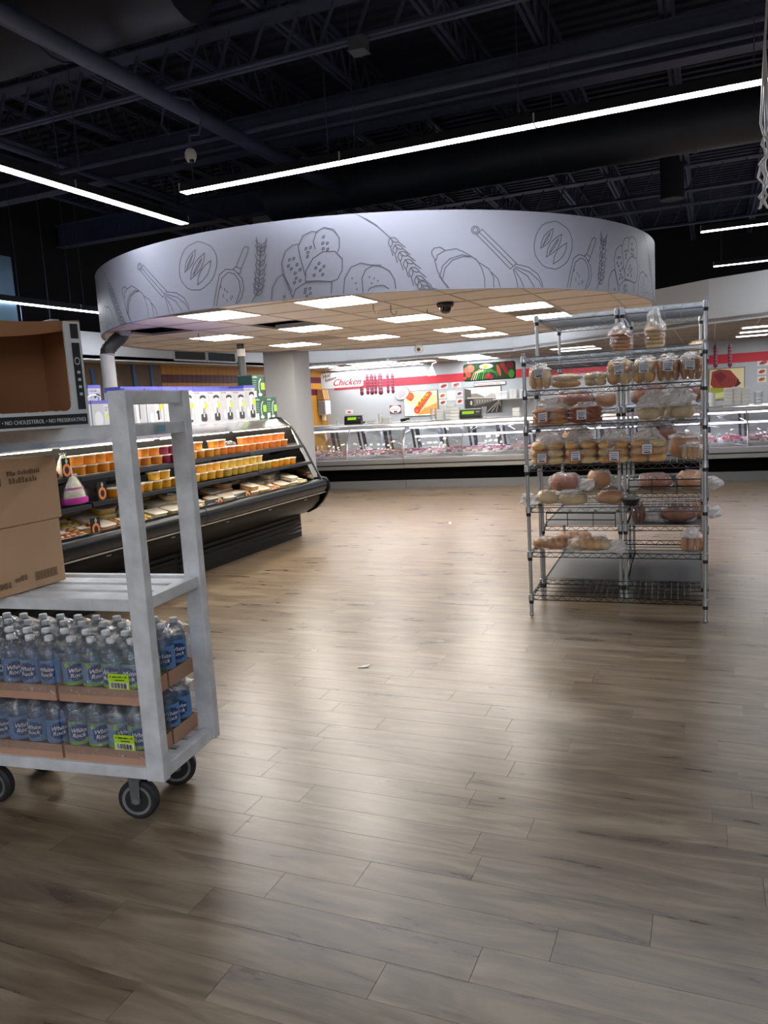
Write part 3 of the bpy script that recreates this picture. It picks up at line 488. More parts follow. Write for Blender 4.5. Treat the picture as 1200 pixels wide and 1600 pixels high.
# ------------------------------------------------------------------ linear strip lights
sl = None
def strip(x, y, z, rz, L_, label):
    global sl
    t = thing('strip_light', label, 'ceiling light', (x, y, z), rz, 'linear strip lights')
    h = L_ / 2
    MB().prism([(-.056, -.002), (-.051, -.002), (-.049, .012), (.049, .012), (.051, -.002), (.056, -.002), (.046, .07), (-.046, .07)], -h, h, 'x').build('housing', mat('strip housing', '#2b2d33', .5), t)
    MB().prism([(-.048, .010), (-.050, -.004), (.050, -.004), (.048, .010)], -h + .004, h - .004, 'x').build('diffuser', E_STRIP, t)
    for s_ in (-1, 1):
        MB().box(s_ * h - .004, -.056, -.006, s_ * h + .004, .056, .07).build('end_cap', M_WHITE, t)
        MB().tube([(s_ * h * .85, 0, .07), (s_ * h * .85, 0, 4.95 - z)], .004, 5).build('hanger', M_DARKP, t)
    return t
LS = 1.56
NB = ['left piece of the long strip light crossing in front of the drum', 'second piece from the left of the long strip light crossing above the drum', 'third piece from the left of the long strip light, at the right of the picture', 'fourth piece of the long strip light, out past the right edge', 'fifth piece of the long strip light, added unseen fill past the right edge', 'sixth piece of the long strip light, added unseen fill past the right edge', 'seventh piece of the long strip light, added unseen fill past the right edge']
for i in range(7): strip(-4.315 + LS * (i + .5) + .004 * i, 6.045, 3.5, 0, LS, NB[i])  # the farthest pieces are unseen, added to brighten sides facing right
NA = ['far piece of the bright strip light at the left, ending beside the drum', 'middle piece of the bright strip light running over the left of the aisle', 'near piece of the strip light running over the left of the aisle']
for i in range(3): strip(-5.0, 6.98 - LS * (i + .5), 3.5, R(90), LS, NA[i])
strip(-7.6, 7.35, 2.985, R(90), LS, 'short strip light beside the blue partition, left of the drum'); strip(-7.6, 8.91, 2.985, R(90), LS, 'strip light ending at the left rim of the drum')
for i in range(3): strip(-.13 + LS * (i + .5), 11.25, 3.5, 0, LS, ['upper strip light at the right edge, left piece', 'upper strip light at the right edge, second piece', 'upper strip light at the right edge, third piece'][i])
for i in range(4): strip(-7.77 + LS * (i + .5), 14.6, 3.5, 0, LS, 'fill strip light added unseen behind the drum, %s from the left' % ORD[i])  # added row, out of sight behind the drum, to brighten the bulkhead
for i in range(3): strip(.03 + LS * (i + .5), 14.6, 3.5, 0, LS, ['lower strip light at the right edge above the bulkhead, left piece', 'lower strip light above the bulkhead, second piece', 'lower strip light above the bulkhead, third piece'][i])
# unseen strip rows added behind the camera as fill for camera-facing surfaces
for r_, y in enumerate((-1.9, -4.4, -6.9, -9.4, -11.9)):
    for i in range(8): strip(-4.4 + i * LS, y, 3.5, 0, LS, 'fill strip light added behind the camera, %s row, %s along' % (ORD[r_], ORD[i]))

uf = thing('unlit_fixture', 'pale unlit light housing hanging slightly askew left of the drum', 'ceiling light', (-7.39, 7.2, 2.70), math.atan2(-.28, .86))
MB().prism([(-.05, -.03), (.05, -.03), (.05, .03), (-.05, .03)], -.46, .46, 'x').build('housing', mat('pale housing', '#aeb4ba', .5), uf, bev=.005)
for x in (-.35, .35): MB().tube([(x, 0, .03), (x, 0, 2.25)], .004, 5).build('hanger', M_DARKP, uf)
# ------------------------------------------------------------------ the round drum and its tiled underside
DC, DR, DZ0, DZ1 = Vector((-3.931, 9.418, 0)), 3.347, 2.492, 3.150
drum = thing('ceiling_drum', 'large round white ceiling drum printed with line drawings of bread and whisks', 'ceiling drum', (DC.x, DC.y, DZ0))
b = MB(); n = 120; H_ = DZ1 - DZ0
for i in range(n):
    a = 2 * math.pi * i / n; c_, s_ = math.cos(a), math.sin(a)
    for (r_, z) in ((DR, 0), (DR, H_), (DR - .03, H_), (DR - .03, 0)): b.v.append((r_ * c_, r_ * s_, z))
for i in range(n):
    j = (i + 1) % n
    for k in range(4): b.f.append((i * 4 + k, j * 4 + k, j * 4 + (k + 1) % 4, i * 4 + (k + 1) % 4)); b.mi.append(0)
b.build('band', mat('drum white print', '#a4a6b4', .45, 0, .01, 1), drum, smooth=True)
MOTIF = json.loads(MOTIF_JSON)
for rep in range(6):
    for nm, lines in MOTIF.items():
        mb = MB()
        for ln in lines:
            pts = [(R(ln[i] / 100 + rep * 57.3 - 57.3), ln[i + 1] / 1000 - DZ0) for i in range(0, len(ln), 2)]
            # resample so that the ribbon hugs the curve of the band
            q = [pts[0]]
            for p0, p1 in zip(pts, pts[1:]):
                k = max(1, int(abs(p1[0] - p0[0]) / R(1.5)))
                for t_ in range(1, k + 1): q.append((p0[0] + (p1[0] - p0[0]) * t_ / k, p0[1] + (p1[1] - p0[1]) * t_ / k))
            wd = .0042
            for p0, p1 in zip(q, q[1:]):
                d = Vector(((p1[0] - p0[0]) * DR, p1[1] - p0[1]))
                if d.length < 1e-5: continue
                d.normalize(); nx, nz = -d.y * wd / DR, d.x * wd; ex, ez = d.x * wd * .5 / DR, d.y * wd * .5
                cs = [(p0[0] - nx - ex, p0[1] - nz - ez), (p1[0] - nx + ex, p1[1] - nz + ez), (p1[0] + nx + ex, p1[1] + nz + ez), (p0[0] + nx - ex, p0[1] + nz - ez)]
                mb.add([((DR + .0025) * math.cos(a), (DR + .0025) * math.sin(a), min(max(z, .004), H_ - .004)) for a, z in cs], [(0, 1, 2, 3)])
        mb.build('printed_' + nm, cm('#6f717b'), drum)
# tiles: 0.64 m square grid, clipped to the circle; lights, gaps and vents take whole cells
T = .64; GX, GY = -4.45, 6.65
def clip_circle(x0, y0, x1, y1, rad):
    pts = [(x0, y0), (x1, y0), (x1, y1), (x0, y1)]
    K = 48
    for i in range(K):
        a = 2 * math.pi * (i + .5) / K; nx, ny = math.cos(a), math.sin(a); out = []
        for p, q in zip(pts, pts[1:] + pts[:1]):
            dp, dq = p[0] * nx + p[1] * ny - rad, q[0] * nx + q[1] * ny - rad
            if dp <= 0: out.append(p)
            if dp * dq < 0: t_ = dp / (dp - dq); out.append((p[0] + (q[0] - p[0]) * t_, p[1] + (q[1] - p[1]) * t_))
        pts = out
        if len(pts) < 3: return []
    return pts
LIGHTS = [(0, 0), (2, 0), (4, 3), (2, 3), (0, 3), (0, 6), (2, 6), (2, 8), (-2, 3), (-2, 6), (4, 5)]
LN = ['leftmost of the two bright panels nearest the front rim of the drum', 'bright panel under the middle of the front rim of the drum', 'bright panel under the right part of the drum beyond the dome camera', 'bright panel in the middle of the drum, second row', 'bright panel beside the gap of missing tile in the drum', 'bright panel third row, above the grey column', 'bright panel third row, centre of the drum', 'farthest bright panel near the white bullet camera', 'bright panel at the left above the boxes on the black case', 'bright panel at the far left by the dark pole', 'bright panel at the right behind the bread rack']
GAPS = [(-1, -1), (0, -1), (0, 2), (-2, 1)]; VENTS = [(-1, 5), (4, 4)]
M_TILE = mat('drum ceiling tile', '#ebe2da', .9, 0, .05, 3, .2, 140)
M_GRID = mat('grid bar', '#c9beb4', .6)
k0 = 0
for i in range(-5, 8):
    for j in range(-3, 12):
        x0, y0 = GX + (i - .5) * T - DC.x, GY + (j - .5) * T - DC.y
        if (i, j) in LIGHTS or (i, j) in GAPS or (i, j) in VENTS: continue
        pg = clip_circle(x0 + .004, y0 + .004, x0 + T - .004, y0 + T - .004, DR - .035)
        if len(pg) < 3: continue
        dz = .010 + .003 * rng.random()
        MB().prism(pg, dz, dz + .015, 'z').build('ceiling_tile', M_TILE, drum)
gb = MB()
for k in range(-5, 9):
    for ax in (0, 1):
        c0 = (GX - DC.x if ax == 0 else GY - DC.y - 0) + (k - .5 + (0 if ax == 0 else 0)) * T
        for kk in ([k] if ax == 0 else [k, k + 7] if k > 1 else [k]):
            c1 = (GX - DC.x if ax == 0 else GY - DC.y) + (kk - .5) * T
            if abs(c1) < DR - .1:
                h = math.sqrt((DR - .04) ** 2 - c1 * c1)
                if ax == 0: gb.box(c1 - .006, -h, .006, c1 + .006, h, .03)
                else: gb.box(-h, c1 - .006, .006, h, c1 + .006, .03)
gb.build('grid_bar', M_GRID, drum)
# dark void above the tiles
vd = MB(); vd.lathe([(DR - .035, .3), (0, .301)], 60); vd.build('void_deck', mat('void black', '#0b0b0d', .9), drum)
tl = None
def troffer(x, y, z, w_, d_, label, em, group, cat='ceiling light', name='panel_light'):
    t = thing(name, label, cat, (x, y, z), 0, group)
    f = MB(); a, bb = w_ / 2, d_ / 2
    f.box(-a, -bb, -.002, a, -bb + .025, .03); f.box(-a, bb - .025, -.002, a, bb, .03); f.box(-a, -bb + .025, -.002, -a + .025, bb - .025, .03); f.box(a - .025, -bb + .025, -.002, a, bb - .025, .03)
    f.box(-a, -bb, .03, a, bb, .05)
    f.build('frame', M_WHITE, t)
    MB().box(-a + .025, -bb + .025, .0, a - .025, bb - .025, .028).build('diffuser', em, t)
    return t
for (i, j), l_ in zip(LIGHTS, LN): troffer(GX + i * T, GY + j * T, DZ0 + .005, T - .015, T - .015, l_, E_TROFF, 'square light panels in the drum')
def slat_vent(x, y, z, w_, d_, label, nsl, mslat, ax='y'):
    t = thing('ceiling_vent', label, 'vent', (x, y, z)); a, bb = w_ / 2, d_ / 2
    f = MB(); f.box(-a, -bb, 0, a, -bb + .03, .02); f.box(-a, bb - .03, 0, a, bb, .02); f.box(-a, -bb, 0, -a + .03, bb, .02); f.box(a - .03, -bb, 0, a, bb, .02); f.build('frame', M_GRID, t)
    for k in range(nsl):
        xx = -a + .04 + (w_ - .08) * k / (nsl - 1)
        s_ = MB().bar((xx, -bb + .03, .012), (xx, bb - .03, .012), .006, .03, (.6, 0, 1)).build('slat', mslat, t)
    MB().box(-a, -bb, .03, a, bb, .035).build('backing', M_BLACK, t)
    return t
slat_vent(GX - T, GY + 5 * T, DZ0 + .006, T - .02, T - .02, 'slatted air vent in the drum ceiling beside the dark pole', 16, M_GRID)
slat_vent(GX + 4 * T, GY + 4 * T, DZ0 + .006, T - .02, T - .02, 'slatted air vent in the drum ceiling above the bread rack', 16, M_GRID)
# sagging loose tile beside the gap
st = MB()
for i in range(7):
    for j in range(7): st.v.append((GX - 1.5 * T + i * T / 6 - DC.x, GY + 1.5 * T + j * T / 6 - DC.y, .012 - .0 + .02 * math.sin(i / 6 * 3.1) * (j / 6)))
# cameras and wire hooks under the drum
dcx = thing('dome_camera', 'black dome camera under the drum ceiling', 'camera', (-2.42, 7.55, DZ0 + .008))
MB().lathe([(.085, 0), (.085, -.03), (.07, -.045), (0, -.045)], 18).build('base', M_BLACK, dcx, smooth=True)
MB().lathe([(.06, -.045), (.055, -.075), (.035, -.1), (0, -.108)], 16).build('dome', mat('dark dome', '#08090b', .08, coat=1), dcx, smooth=True)
wc = thing('turret_camera', 'white round camera hanging at the far rim of the drum ceiling', 'camera', (-4.3, 11.95, DZ0 + .008))
MB().lathe([(.07, 0), (.07, -.03), (.05, -.05), (.04, -.07)], 16).build('base', M_WHITE, wc, smooth=True)
MB().blob((0, -.02, -.12), (.15, .15, .14), 1, 1, 0, 16, 10).build('eyeball', M_WHITE, wc, smooth='all')
MB().lathe([(.03, 0), (.028, .012), (0, .012)], 12, (.025, -.092, -.13), 'y').build('lens', M_BLACK, wc, smooth=True)
for k, (x, y) in enumerate(((-3.0, 7.1), (-2.9, 7.3), (-2.75, 7.95), (-5.6, 7.9))):
    h = MB().tube([(0, 0, .012), (0, 0, -.05), (.02, 0, -.085), (.05, 0, -.08), (.06, 0, -.05)], .004, 5).build('ceiling_hook', mat('hook wire', '#4a4642', .5), loc=(x, y, DZ0), smooth=True)
    tag(h, ['thin wire hook hanging from the drum ceiling left of the dome camera', 'second thin wire hook just left of the dome camera', 'thin wire hook hanging behind the dome camera', 'thin wire hook at the left of the drum ceiling'][k], 'hook')
# white duct pipe with a black flexible bend, and the dark pole, both rising behind the case
dp = thing('vent_pipe', 'white pipe with a black flexible elbow rising into the drum ceiling', 'pipe', (-6.0, 6.98, 0))
MB().tube([(-.06, -.14, 0), (-.06, -.14, 2.26)], .075, 16).build('pipe', mat('white pipe wrap', '#c3c5c8', .6, 0, .08, 6), dp, smooth=True)
fl = [(-.06, -.14, 2.24), (-.055, -.13, 2.30), (-.02, -.06, 2.38), (.02, .01, 2.44), (.03, .04, 2.49)]
b = MB()
pts = []
for i in range(25):
    t_ = i / 24 * 4; k = min(3, int(t_)); pts.append(Vector(fl[k]).lerp(Vector(fl[k + 1]), t_ - k))
b.tube(pts, [.07 + .008 * (i % 2) for i in range(25)], 16); b.build('flexible_elbow', mat('black flex duct', '#3a3b3d', .5, .3), dp, smooth='all')
MB().tube([(.03, .04, 2.45), (.03, .04, 2.60)], .09, 16).build('collar', mat('white pipe wrap', '#c3c5c8'), dp, smooth=True)
pl_ = thing('support_pole', 'slim dark grey pole rising behind the boxes into the drum ceiling', 'pole', (-6.13, 9.62, 0))
MB().tube([(0, 0, 0), (0, 0, 2.50)], .055, 16).build('shaft', mat('dark grey pole', '#4c5154', .5), pl_, smooth=True)
MB().lathe([(.12, 0), (.12, .012), (.056, .02)], 16, (0, 0, 0)).build('base_plate', mat('dark grey pole', '#4c5154'), pl_)
MB().lathe([(.0565, 0), (.0575, .001), (.0575, .10), (.0565, .101)], 16, (0, 0, 2.33)).build('sticker_band', M_WHITE, pl_)
# deli ceiling troffers
DL = [(-8.2, 15.9), (-7.1, 16.0), (-6.65, 16.0), (-7.85, 16.9), (-6.95, 16.9), (-6.2, 16.9), (-8.3, 17.9), (-7.55, 17.9), (-6.85, 17.9), (-4.9, 16.2), (-4.95, 17.0), (-5.0, 17.9), (-2.6, 16.4), (-2.6, 17.4), (.9, 14.6), (.9, 15.9), (.72, 17.2), (1.5, 17.2), (2.6, 15.9)]
for i, (x, y) in enumerate(DL):
    wv = .6 if i < 12 else .9
    troffer(x, y, 2.452, .9 if i not in (1, 2, 16, 17) else .6, .6 if i < 12 else .45, 'bright panel light in the low ceiling over the deli, %s counted from the left front' % ORD[i], E_DELIC, 'panel lights over the deli')
# air grilles in the left bulkhead
for k, y in enumerate((11.2, 12.17)):
    t = thing('bulkhead_grille', 'dark air grille in the left bulkhead, %s' % ['nearer one', 'the one nearer the column'][k], 'vent', (-8.495, y, 2.49))
    MB().box(0, 0, 0, .012, .95, .03).box(0, 0, .18, .012, .95, .21).box(0, 0, .03, .012, .03, .18).box(0, .92, .03, .012, .95, .18).build('frame', M_BULK, t)
    MB().box(.0, .03, .03, .002, .92, .18).build('backing', mat('grille dark', '#3a3d40', .7), t)
    for i in range(5): MB().bar((.008, .03, .045 + i * .028), (.008, .92, .045 + i * .028), .012, .004, (1, 0, .6)).build('louvre', mat('grille dark', '#3a3d40'), t)
# ------------------------------------------------------------------ black multideck chilled case
M_CASEB = mat('black gloss enamel', '#08090a', .3, spec=.1)
M_CASEM = mat('black matt enamel', '#0c0d0e', .5, spec=.3)
M_CASEG = mat('charcoal bumper', '#15181d', .25, spec=.35)
M_MIRROR = mat('mirror polish', '#c8c2bc', .08, 1.)
UNITS = [(5.905, 8.35, 'far'), (3.46, 5.90, 'near')]
for (ya, yb, which) in UNITS:
    t = thing('chilled_case', '%s half of the long black multideck chilled case of cut fruit' % which, 'display case', (-4.9, ya, 0)); L_ = yb - ya
    def X(p): return [(x + 4.9, z) for x, z in p]
    kp = MB().prism(X([(-4.66, 0), (-4.66, .30), (-5.45, .30), (-5.45, 0)]), 0, L_, 'y'); kp.build('kick_plinth', M_CASEM, t)
    for i in range(5): MB().prism(X([(-4.66, .05 + i * .05), (-4.645, .055 + i * .05), (-4.645, .07 + i * .05), (-4.66, .085 + i * .05)]), .03, L_ - .03, 'y').build('louvre', M_CASEM, t)
    MB().prism(X([(-4.63, .29), (-4.56, .30), (-4.45, .36), (-4.37, .44), (-4.33, .53), (-4.33, .60), (-4.45, .66), (-4.60, .60), (-5.45, .60), (-5.45, .29)]), 0, L_, 'y').build('body_panel', M_CASEB, t, smooth=True)
    MB().prism(X([(-4.34, .545), (-4.29, .555), (-4.262, .60), (-4.262, .655), (-4.285, .695), (-4.33, .705), (-4.40, .70), (-4.41, .64)]), 0, L_, 'y').build('bumper', M_CASEG, t, smooth=True, bev=.004)
    MB().prism(X([(-4.335, .548), (-4.283, .552), (-4.286, .540), (-4.333, .535)]), 0, L_, 'y').build('bumper_trim', M_STEEL, t)
    MB().prism(X([(-4.41, .60), (-4.41, .655), (-4.96, .803), (-5.36, .803), (-5.36, .60)]), 0.01, L_ - .01, 'y').build('deck_pan', M_CASEM, t)
    MB().prism(X([(-5.36, .60), (-5.36, 1.40), (-5.46, 1.40), (-5.46, .60)]), 0, L_, 'y').build('back_panel', M_CASEM, t)
    MB().prism(X([(-5.46, 1.40), (-5.46, 1.445), (-4.86, 1.445), (-4.86, 1.425), (-5.38, 1.39)]), 0, L_, 'y').build('canopy_top', M_STEEL, t)
    for k in range(2):
        MB().prism(X([(-4.86, 1.445), (-4.845, 1.44), (-4.715, 1.362), (-4.712, 1.35), (-4.725, 1.350), (-4.87, 1.428)]), k * L_ / 2 + .002, (k + 1) * L_ / 2 - .002, 'y').build('canopy_front', mat('canopy silver', '#c2c5c8', .16, .95), t)
        MB().tube([(.15, k * L_ / 2 + .05, 1.350), (.15, (k + 1) * L_ / 2 - .05, 1.350)], .009, 8).build('light_tube', E_CASE, t)
        MB().tube([(-.12, k * L_ / 2 + .05, 1.375), (-.12, (k + 1) * L_ / 2 - .05, 1.375)], .02, 8).build('light_tube', E_CASE, t)
        for sh_, (xf, zt) in enumerate(((-4.55, 1.13), (-4.455, .92))):
            dz = .008 * ((k + sh_) % 2)
            s_ = MB().box(xf - .46 + 4.9, k * L_ / 2 + .008, zt - .022 - dz, xf + 4.9, (k + 1) * L_ / 2 - .008, zt - dz).build('shelf', M_CASEM, t, bev=.003)
            MB().box(xf + 4.9, k * L_ / 2 + .008, zt - .034 - dz, xf + 4.915, (k + 1) * L_ / 2 - .008, zt - .002 - dz).build('price_rail', mat('rail grey', '#3b3e43', .3, .3), s_)
            for q in range(2): MB().prism([(xf - .03 + 4.9, zt - .023 - dz), (xf - .46 + 4.9, zt - .023 - dz), (xf - .46 + 4.9, zt - .12 - dz)], k * L_ / 2 + .02 + q * (L_ / 2 - .05), k * L_ / 2 + .03 + q * (L_ / 2 - .05), 'y').build('bracket', M_CASEM, s_)
    ends = [(L_ - .02, L_, 'end_panel')] if which == 'far' else [(0, .02, 'end_panel')]
    for (e0, e1, nm) in ends:
        e = MB().prism(X([(-4.43, .70), (-4.71, 1.35), (-4.86, 1.44), (-5.45, 1.44), (-5.45, .72)]), e0 + .002, e1 - .002, 'y').build(nm, M_MIRROR, t)
        MB().tube([(x + 4.9, (e0 + e1) / 2, z) for x, z in ((-4.88, 1.455), (-4.83, 1.45), (-4.69, 1.34), (-4.53, 1.08), (-4.40, .82), (-4.33, .70))], .014, 8).build('edge_trim', M_BLACK, e, smooth=True)
        for zz in (1.13, .92): MB().bar((-4.55 - (1.13 - zz) * -.45 + 4.9 - .02, e0 - .002, zz - .02), (-4.62 - (1.13 - zz) * -.45 + 4.9 - .06, e0 - .002, zz + .14), .006, .004).build('support_rod', M_CHROME, e)
        MB().prism(X([(-4.64, .30), (-4.55, .29), (-4.44, .34), (-4.35, .42), (-4.29, .50), (-4.25, .58), (-4.25, .66), (-4.29, .715), (-4.36, .725), (-4.46, .72), (-4.9, .73), (-4.9, .30)]), L_ if which == 'far' else -.06, L_ + .06 if which == 'far' else 0, 'y').build('end_cap', M_CASEB, t, smooth=True, bev=.01)
    for k in range(3): MB().box(-4.345 + 4.9, .4 + k * .8, .50, -4.338 + 4.9, .45 + k * .8, .507).build('rivet_plate', M_STEEL, t)

# ---- cut fruit tubs, trays, bags in the case
def cup_mats(c): return mat('fruit ' + c, c, .35, 0, .18, 22, coat=.3)
M_LID = mat('cream lid', '#e9dcc6', .35)
CUP = {}
def cup(kind, colr, x, y, z, label, group, rz=0., sx=1.):
    key = (kind, colr)
    if key not in CUP:
        t = thing({'tub': 'fruit_tub', 'tray': 'fruit_tray', 'flat': 'fruit_tray'}[kind], label, 'fruit tub', (x, y, z), rz, group)
        if kind == 'tub':
            MB().lathe([(.048, 0), (.052, .004), (.057, .066), (.058, .068)], 14, sx=.95, sy=1.1).build('cup', cup_mats(colr), t, smooth=True)
            MB().lathe([(.061, .067), (.063, .070), (.062, .077), (.052, .0765), (.050, .074), (0, .074)], 14, sx=.95, sy=1.1).build('lid', M_LID, t, smooth=True)
        elif kind == 'tray':
            b = MB(); b.blob((0, 0, .022), (.15, .20, .046), 2, .35, 0, 16, 6, ez=.35); b.build('cup', cup_mats(colr), t, smooth='all')
            b = MB(); b.blob((0, 0, .047), (.165, .215, .016), 2, .4, 0, 16, 4, ez=.4); b.build('lid', M_LID, t, smooth='all')
        else:
            b = MB(); b.box(-.075, -.10, 0, .075, .10, .028); b.build('cup', mat('tray foam', '#e6dccb', .5), t, bev=.006)
            b = MB()
            r2 = random.Random(5)
            for i in range(9): b.blob((-.05 + .05 * (i % 3), -.065 + .065 * (i // 3), .032), (.05, .062, .03), i, .7, .1, 8, 5)
            b.build('fruit_slices', cup_mats(colr), t, smooth='all')
            MB().box(-.03, -.04, .049, .03, .04, .0505).build('sticker', cm('#f3efe6'), t)
        CUP[key] = t; return t
    return dup(CUP[key], (x, y, z), rz, label, group)
def ycol(sh, y):
    if sh == 0:
        if y < 5.2: return ('#e08a10', 'orange')
        if y < 5.75: return ('#d98522', 'amber')
        if 5.8 <= y < 6.22: return ('#8a1240', 'beet red')
        if y < 6.7: return ('#d8922c', 'amber')
        return ('#e27f2c', 'orange')
    if y < 5.3: return ('#f0970e', 'bright orange')
    if y < 6.6: return ('#dba420', 'golden')
    if y < 7.5: return ('#c2a138', 'olive yellow')
    return ('#e69a14', 'bright yellow')
SN = ['upper', 'lower']
for sh in range(2):
    xf, zt = ((-4.62, 1.131), (-4.525, .921))[sh]
    for i in range(32):
        y = 7.97 - i * .134
        if y < (4.66 if sh == 0 else 4.95): break
        c, cn = ycol(sh, y)
        for lay in range(2):
            r2 = random.Random(sh * 1000 + i * 10 + lay)
            if sh == 0 and lay == 1 and (6.85 < y < 7.15 or 5.3 < y < 5.5 or 6.45 < y < 6.6): continue
            if sh == 1 and lay == 1 and not (6.0 < y < 7.4 or 5.55 < y < 5.8): continue
            cup('tub', c, xf + r2.uniform(-.012, .008) - lay * .02, y + r2.uniform(-.006, .006), zt + lay * .078,
                '%s fruit tub, %s row, %s case shelf, %s from column end' % (cn, ['bottom', 'top'][lay], SN[sh], ORD[i]), 'fruit tubs on the %s shelf' % SN[sh], r2.uniform(-.2, .2))
# dark packs lying at the back of the shelves
for k, (y, z, sh) in enumerate(((7.2, 1.13, 0), (6.6, 1.13, 0), (5.45, 1.13, 0), (6.3, .92, 1), (5.2, .92, 1), (4.85, .92, 1), (5.5, .92, 1))):
    t = thing('salad_pack', 'dark bagged greens at the back of the %s case shelf, %s from left' % (SN[sh], ORD[k]), 'salad bag', (-4.86 if sh == 0 else -4.76, y, z))
    MB().blob((0, 0, .055), (.14, .24, .11), k, .8, .1, 14, 8).build('contents', mat('dark greens', '#38261f', .5, 0, .4, 14), t, smooth='all')
    MB().blob((0, 0, .058), (.155, .26, .122), k, .8, .1, 14, 8).build('bag', M_CLEAR, t, smooth='all')
# the slanting bottom deck
DECK = []
deckc = [('#e8cf9a', 'pale melon'), ('#e2a25e', 'cantaloupe'), ('#e9d9b0', 'cream'), ('#d98c56', 'peach'), ('#d9b23e', 'pineapple')]
dn = 0
for i in range(19):
    y = 8.10 - i * .218
    if y < 4.05: break
    for row in range(3):
        r2 = random.Random(i * 7 + row * 131)
        c, cn = deckc[(i * 2 + row * 3 + i // 4) % 5]
        if row == 1 and i in (4, 5, 8, 12): continue
        kind = 'flat' if (i in (0, 3, 9, 10, 13, 14) and row == 0) or i > 15 else 'tray'
        x = -4.52 - row * .18; z = .655 + (-4.41 - x) * .269 + .001
        rb_ = ['front', 'middle', 'back'][row]
        o = cup(kind, c, x, y, z, '%s fruit tray, bottom case deck, %s row, %s from column end' % (cn, rb_, ORD[i]), 'fruit trays on the bottom deck', r2.uniform(-.12, .12))
        o.rotation_euler[1] = R(15)
        if (i * 5 + row * 3) % 4 == 1 and kind == 'tray':
            o = cup('tray', c, x + .005, y + r2.uniform(-.02, .02), z + .056, '%s fruit tray stacked on another, bottom deck, %s row, %s from column end' % (cn, rb_, ORD[i]), 'fruit trays on the bottom deck', r2.uniform(-.2, .2)); o.rotation_euler[1] = R(15)
for k, (x, y, c, cn) in enumerate(((-4.86, 7.62, '#e0632c', 'deep orange'), (-4.86, 7.28, '#e0703a', 'orange'), (-4.80, 6.85, '#dba420', 'golden'), (-4.82, 5.8, '#dba420', 'golden'))):
    for l in range(2 if k in (0, 2) else 1):
        cup('tub', c, x, y, .655 + (-4.41 - x) * .269 + .058 + l * .078, '%s round fruit tub on bottom deck trays%s, %s from column end' % (cn, ', upper' if l else '', ORD[k]), 'tubs on the bottom deck')
# black name cards with an orange ring
def ring_card(y0, y1, x, z, label, ringonly=False):
    t = thing('product_card', label, 'sign', (x, y0, z)); wd = y1 - y0
    if not ringonly:
        MB().prism([(-.006, 0), (0, 0), (-.022, .085), (-.028, .085)], 0, wd, 'y').build('card', M_BLACK, t)
        P_ = Print(lambda a, b, l: (.0008 + .0004 * l - .022 * b / .085, a, b))
        P_.text('grow', .02, .022, .062, '#e8e6e0'); P_.ell(wd - .065, .046, .038, .038, '#f08030'); P_.ell(wd - .065, .046, .02, .02, '#141416'); P_.ell(wd - .06, .086, .008, .016, '#7fb060')
        P_.build('print', t)
    else:
        b = MB(); b.prism([(0, 0), (.006, 0), (.006, .15), (0, .15)], 0, wd, 'y'); b.build('card', M_BLACK, t)
        P_ = Print(lambda a, b, l: (.0068 + .0004 * l, a, b)); P_.ell(wd / 2, .058, .042, .05, '#ef8a4a'); P_.ell(wd / 2, .058, .022, .028, '#141416'); P_.poly([(wd / 2, .1), (wd / 2 + .018, .125), (wd / 2 + .004, .15), (wd / 2 - .01, .13)], '#b9c3a8'); P_.build('print', t)
ring_card(6.12, 6.42, -4.412, .65, 'black card reading grow with an orange ring, left of the pair on the bottom deck')
ring_card(6.62, 6.92, -4.412, .65, 'black card reading grow with an orange ring, nearer the column end')
ring_card(4.74, 4.84, -4.44, .922, 'black tag with an orange ring and leaf on the lower shelf', True)
ring_card(4.50, 4.58, -4.53, 1.132, 'black tag with an orange ring beside the pale bag on the upper shelf', True)
ring_card(4.62, 4.72, -4.43, .655, 'black tag with an orange ring standing low on the bottom deck', True)
def bag_of(x, y, z, w_, d_, h_, body, bodyname, label, pink):
    t = thing('produce_bag', label, 'bag', (x, y, z))
    MB().lathe([(0, 0), (.44, .004), (.49, h_ * .2), (.42, h_ * .45), (.30, h_ * .68), (.13, h_ * .92), (0, h_ * .95)], 14, sx=d_, sy=w_).build(bodyname, body, t, smooth='all')
    b = MB(); prof = [(.47, .0), (.52, .2), (.45, .45), (.33, .68), (.15, .94), (.22, 1.02)]
    b.lathe([(r_, h_ * k) for r_, k in prof], 16, sx=d_ * 1.05, sy=w_ * 1.05); b.build('bag', M_CLEAR, t, smooth='all')
    if pink:
        for (z0, z1, kk) in ((.04, .24, 1.04), (.5, .58, .74)):
            b = MB(); b.lathe([(.515 * kk, h_ * z0), (.525 * kk, h_ * (z0 + z1) / 2), (.515 * kk * (.95 if z0 > .5 else 1), h_ * z1)], 16, sx=d_ * 1.06, sy=w_ * 1.06)
            b.f = b.f[:-2]; b.mi = b.mi[:-2]; b.build('printed_band', mat('magenta print', '#c0319a', .4), t, smooth='all')
        P_ = Print(lambda a, b_, l: (d_ * .46 - b_ * .25 + .004 + .0005 * l, a, h_ * .45 + b_)); 
    return t
bag_of(-4.515, 4.58, .922, .22, .11, .23, mat('pale vegetables', '#e4dcc0', .6, 0, .2, 20), 'vegetables', 'clear bag of pale vegetables with magenta printed bands beside the cartons', True)
bag_of(-4.63, 4.62, 1.132, .12, .12, .18, mat('pale parsnip', '#e9ddb0', .6, 0, .12, 12), 'vegetables', 'pale cone-shaped bag standing on the upper shelf beside the cartons', False)
t = thing('radish_bunch', 'small bunch of red radishes on the upper shelf next to the cartons', 'radishes', (-4.60, 4.46, 1.132))
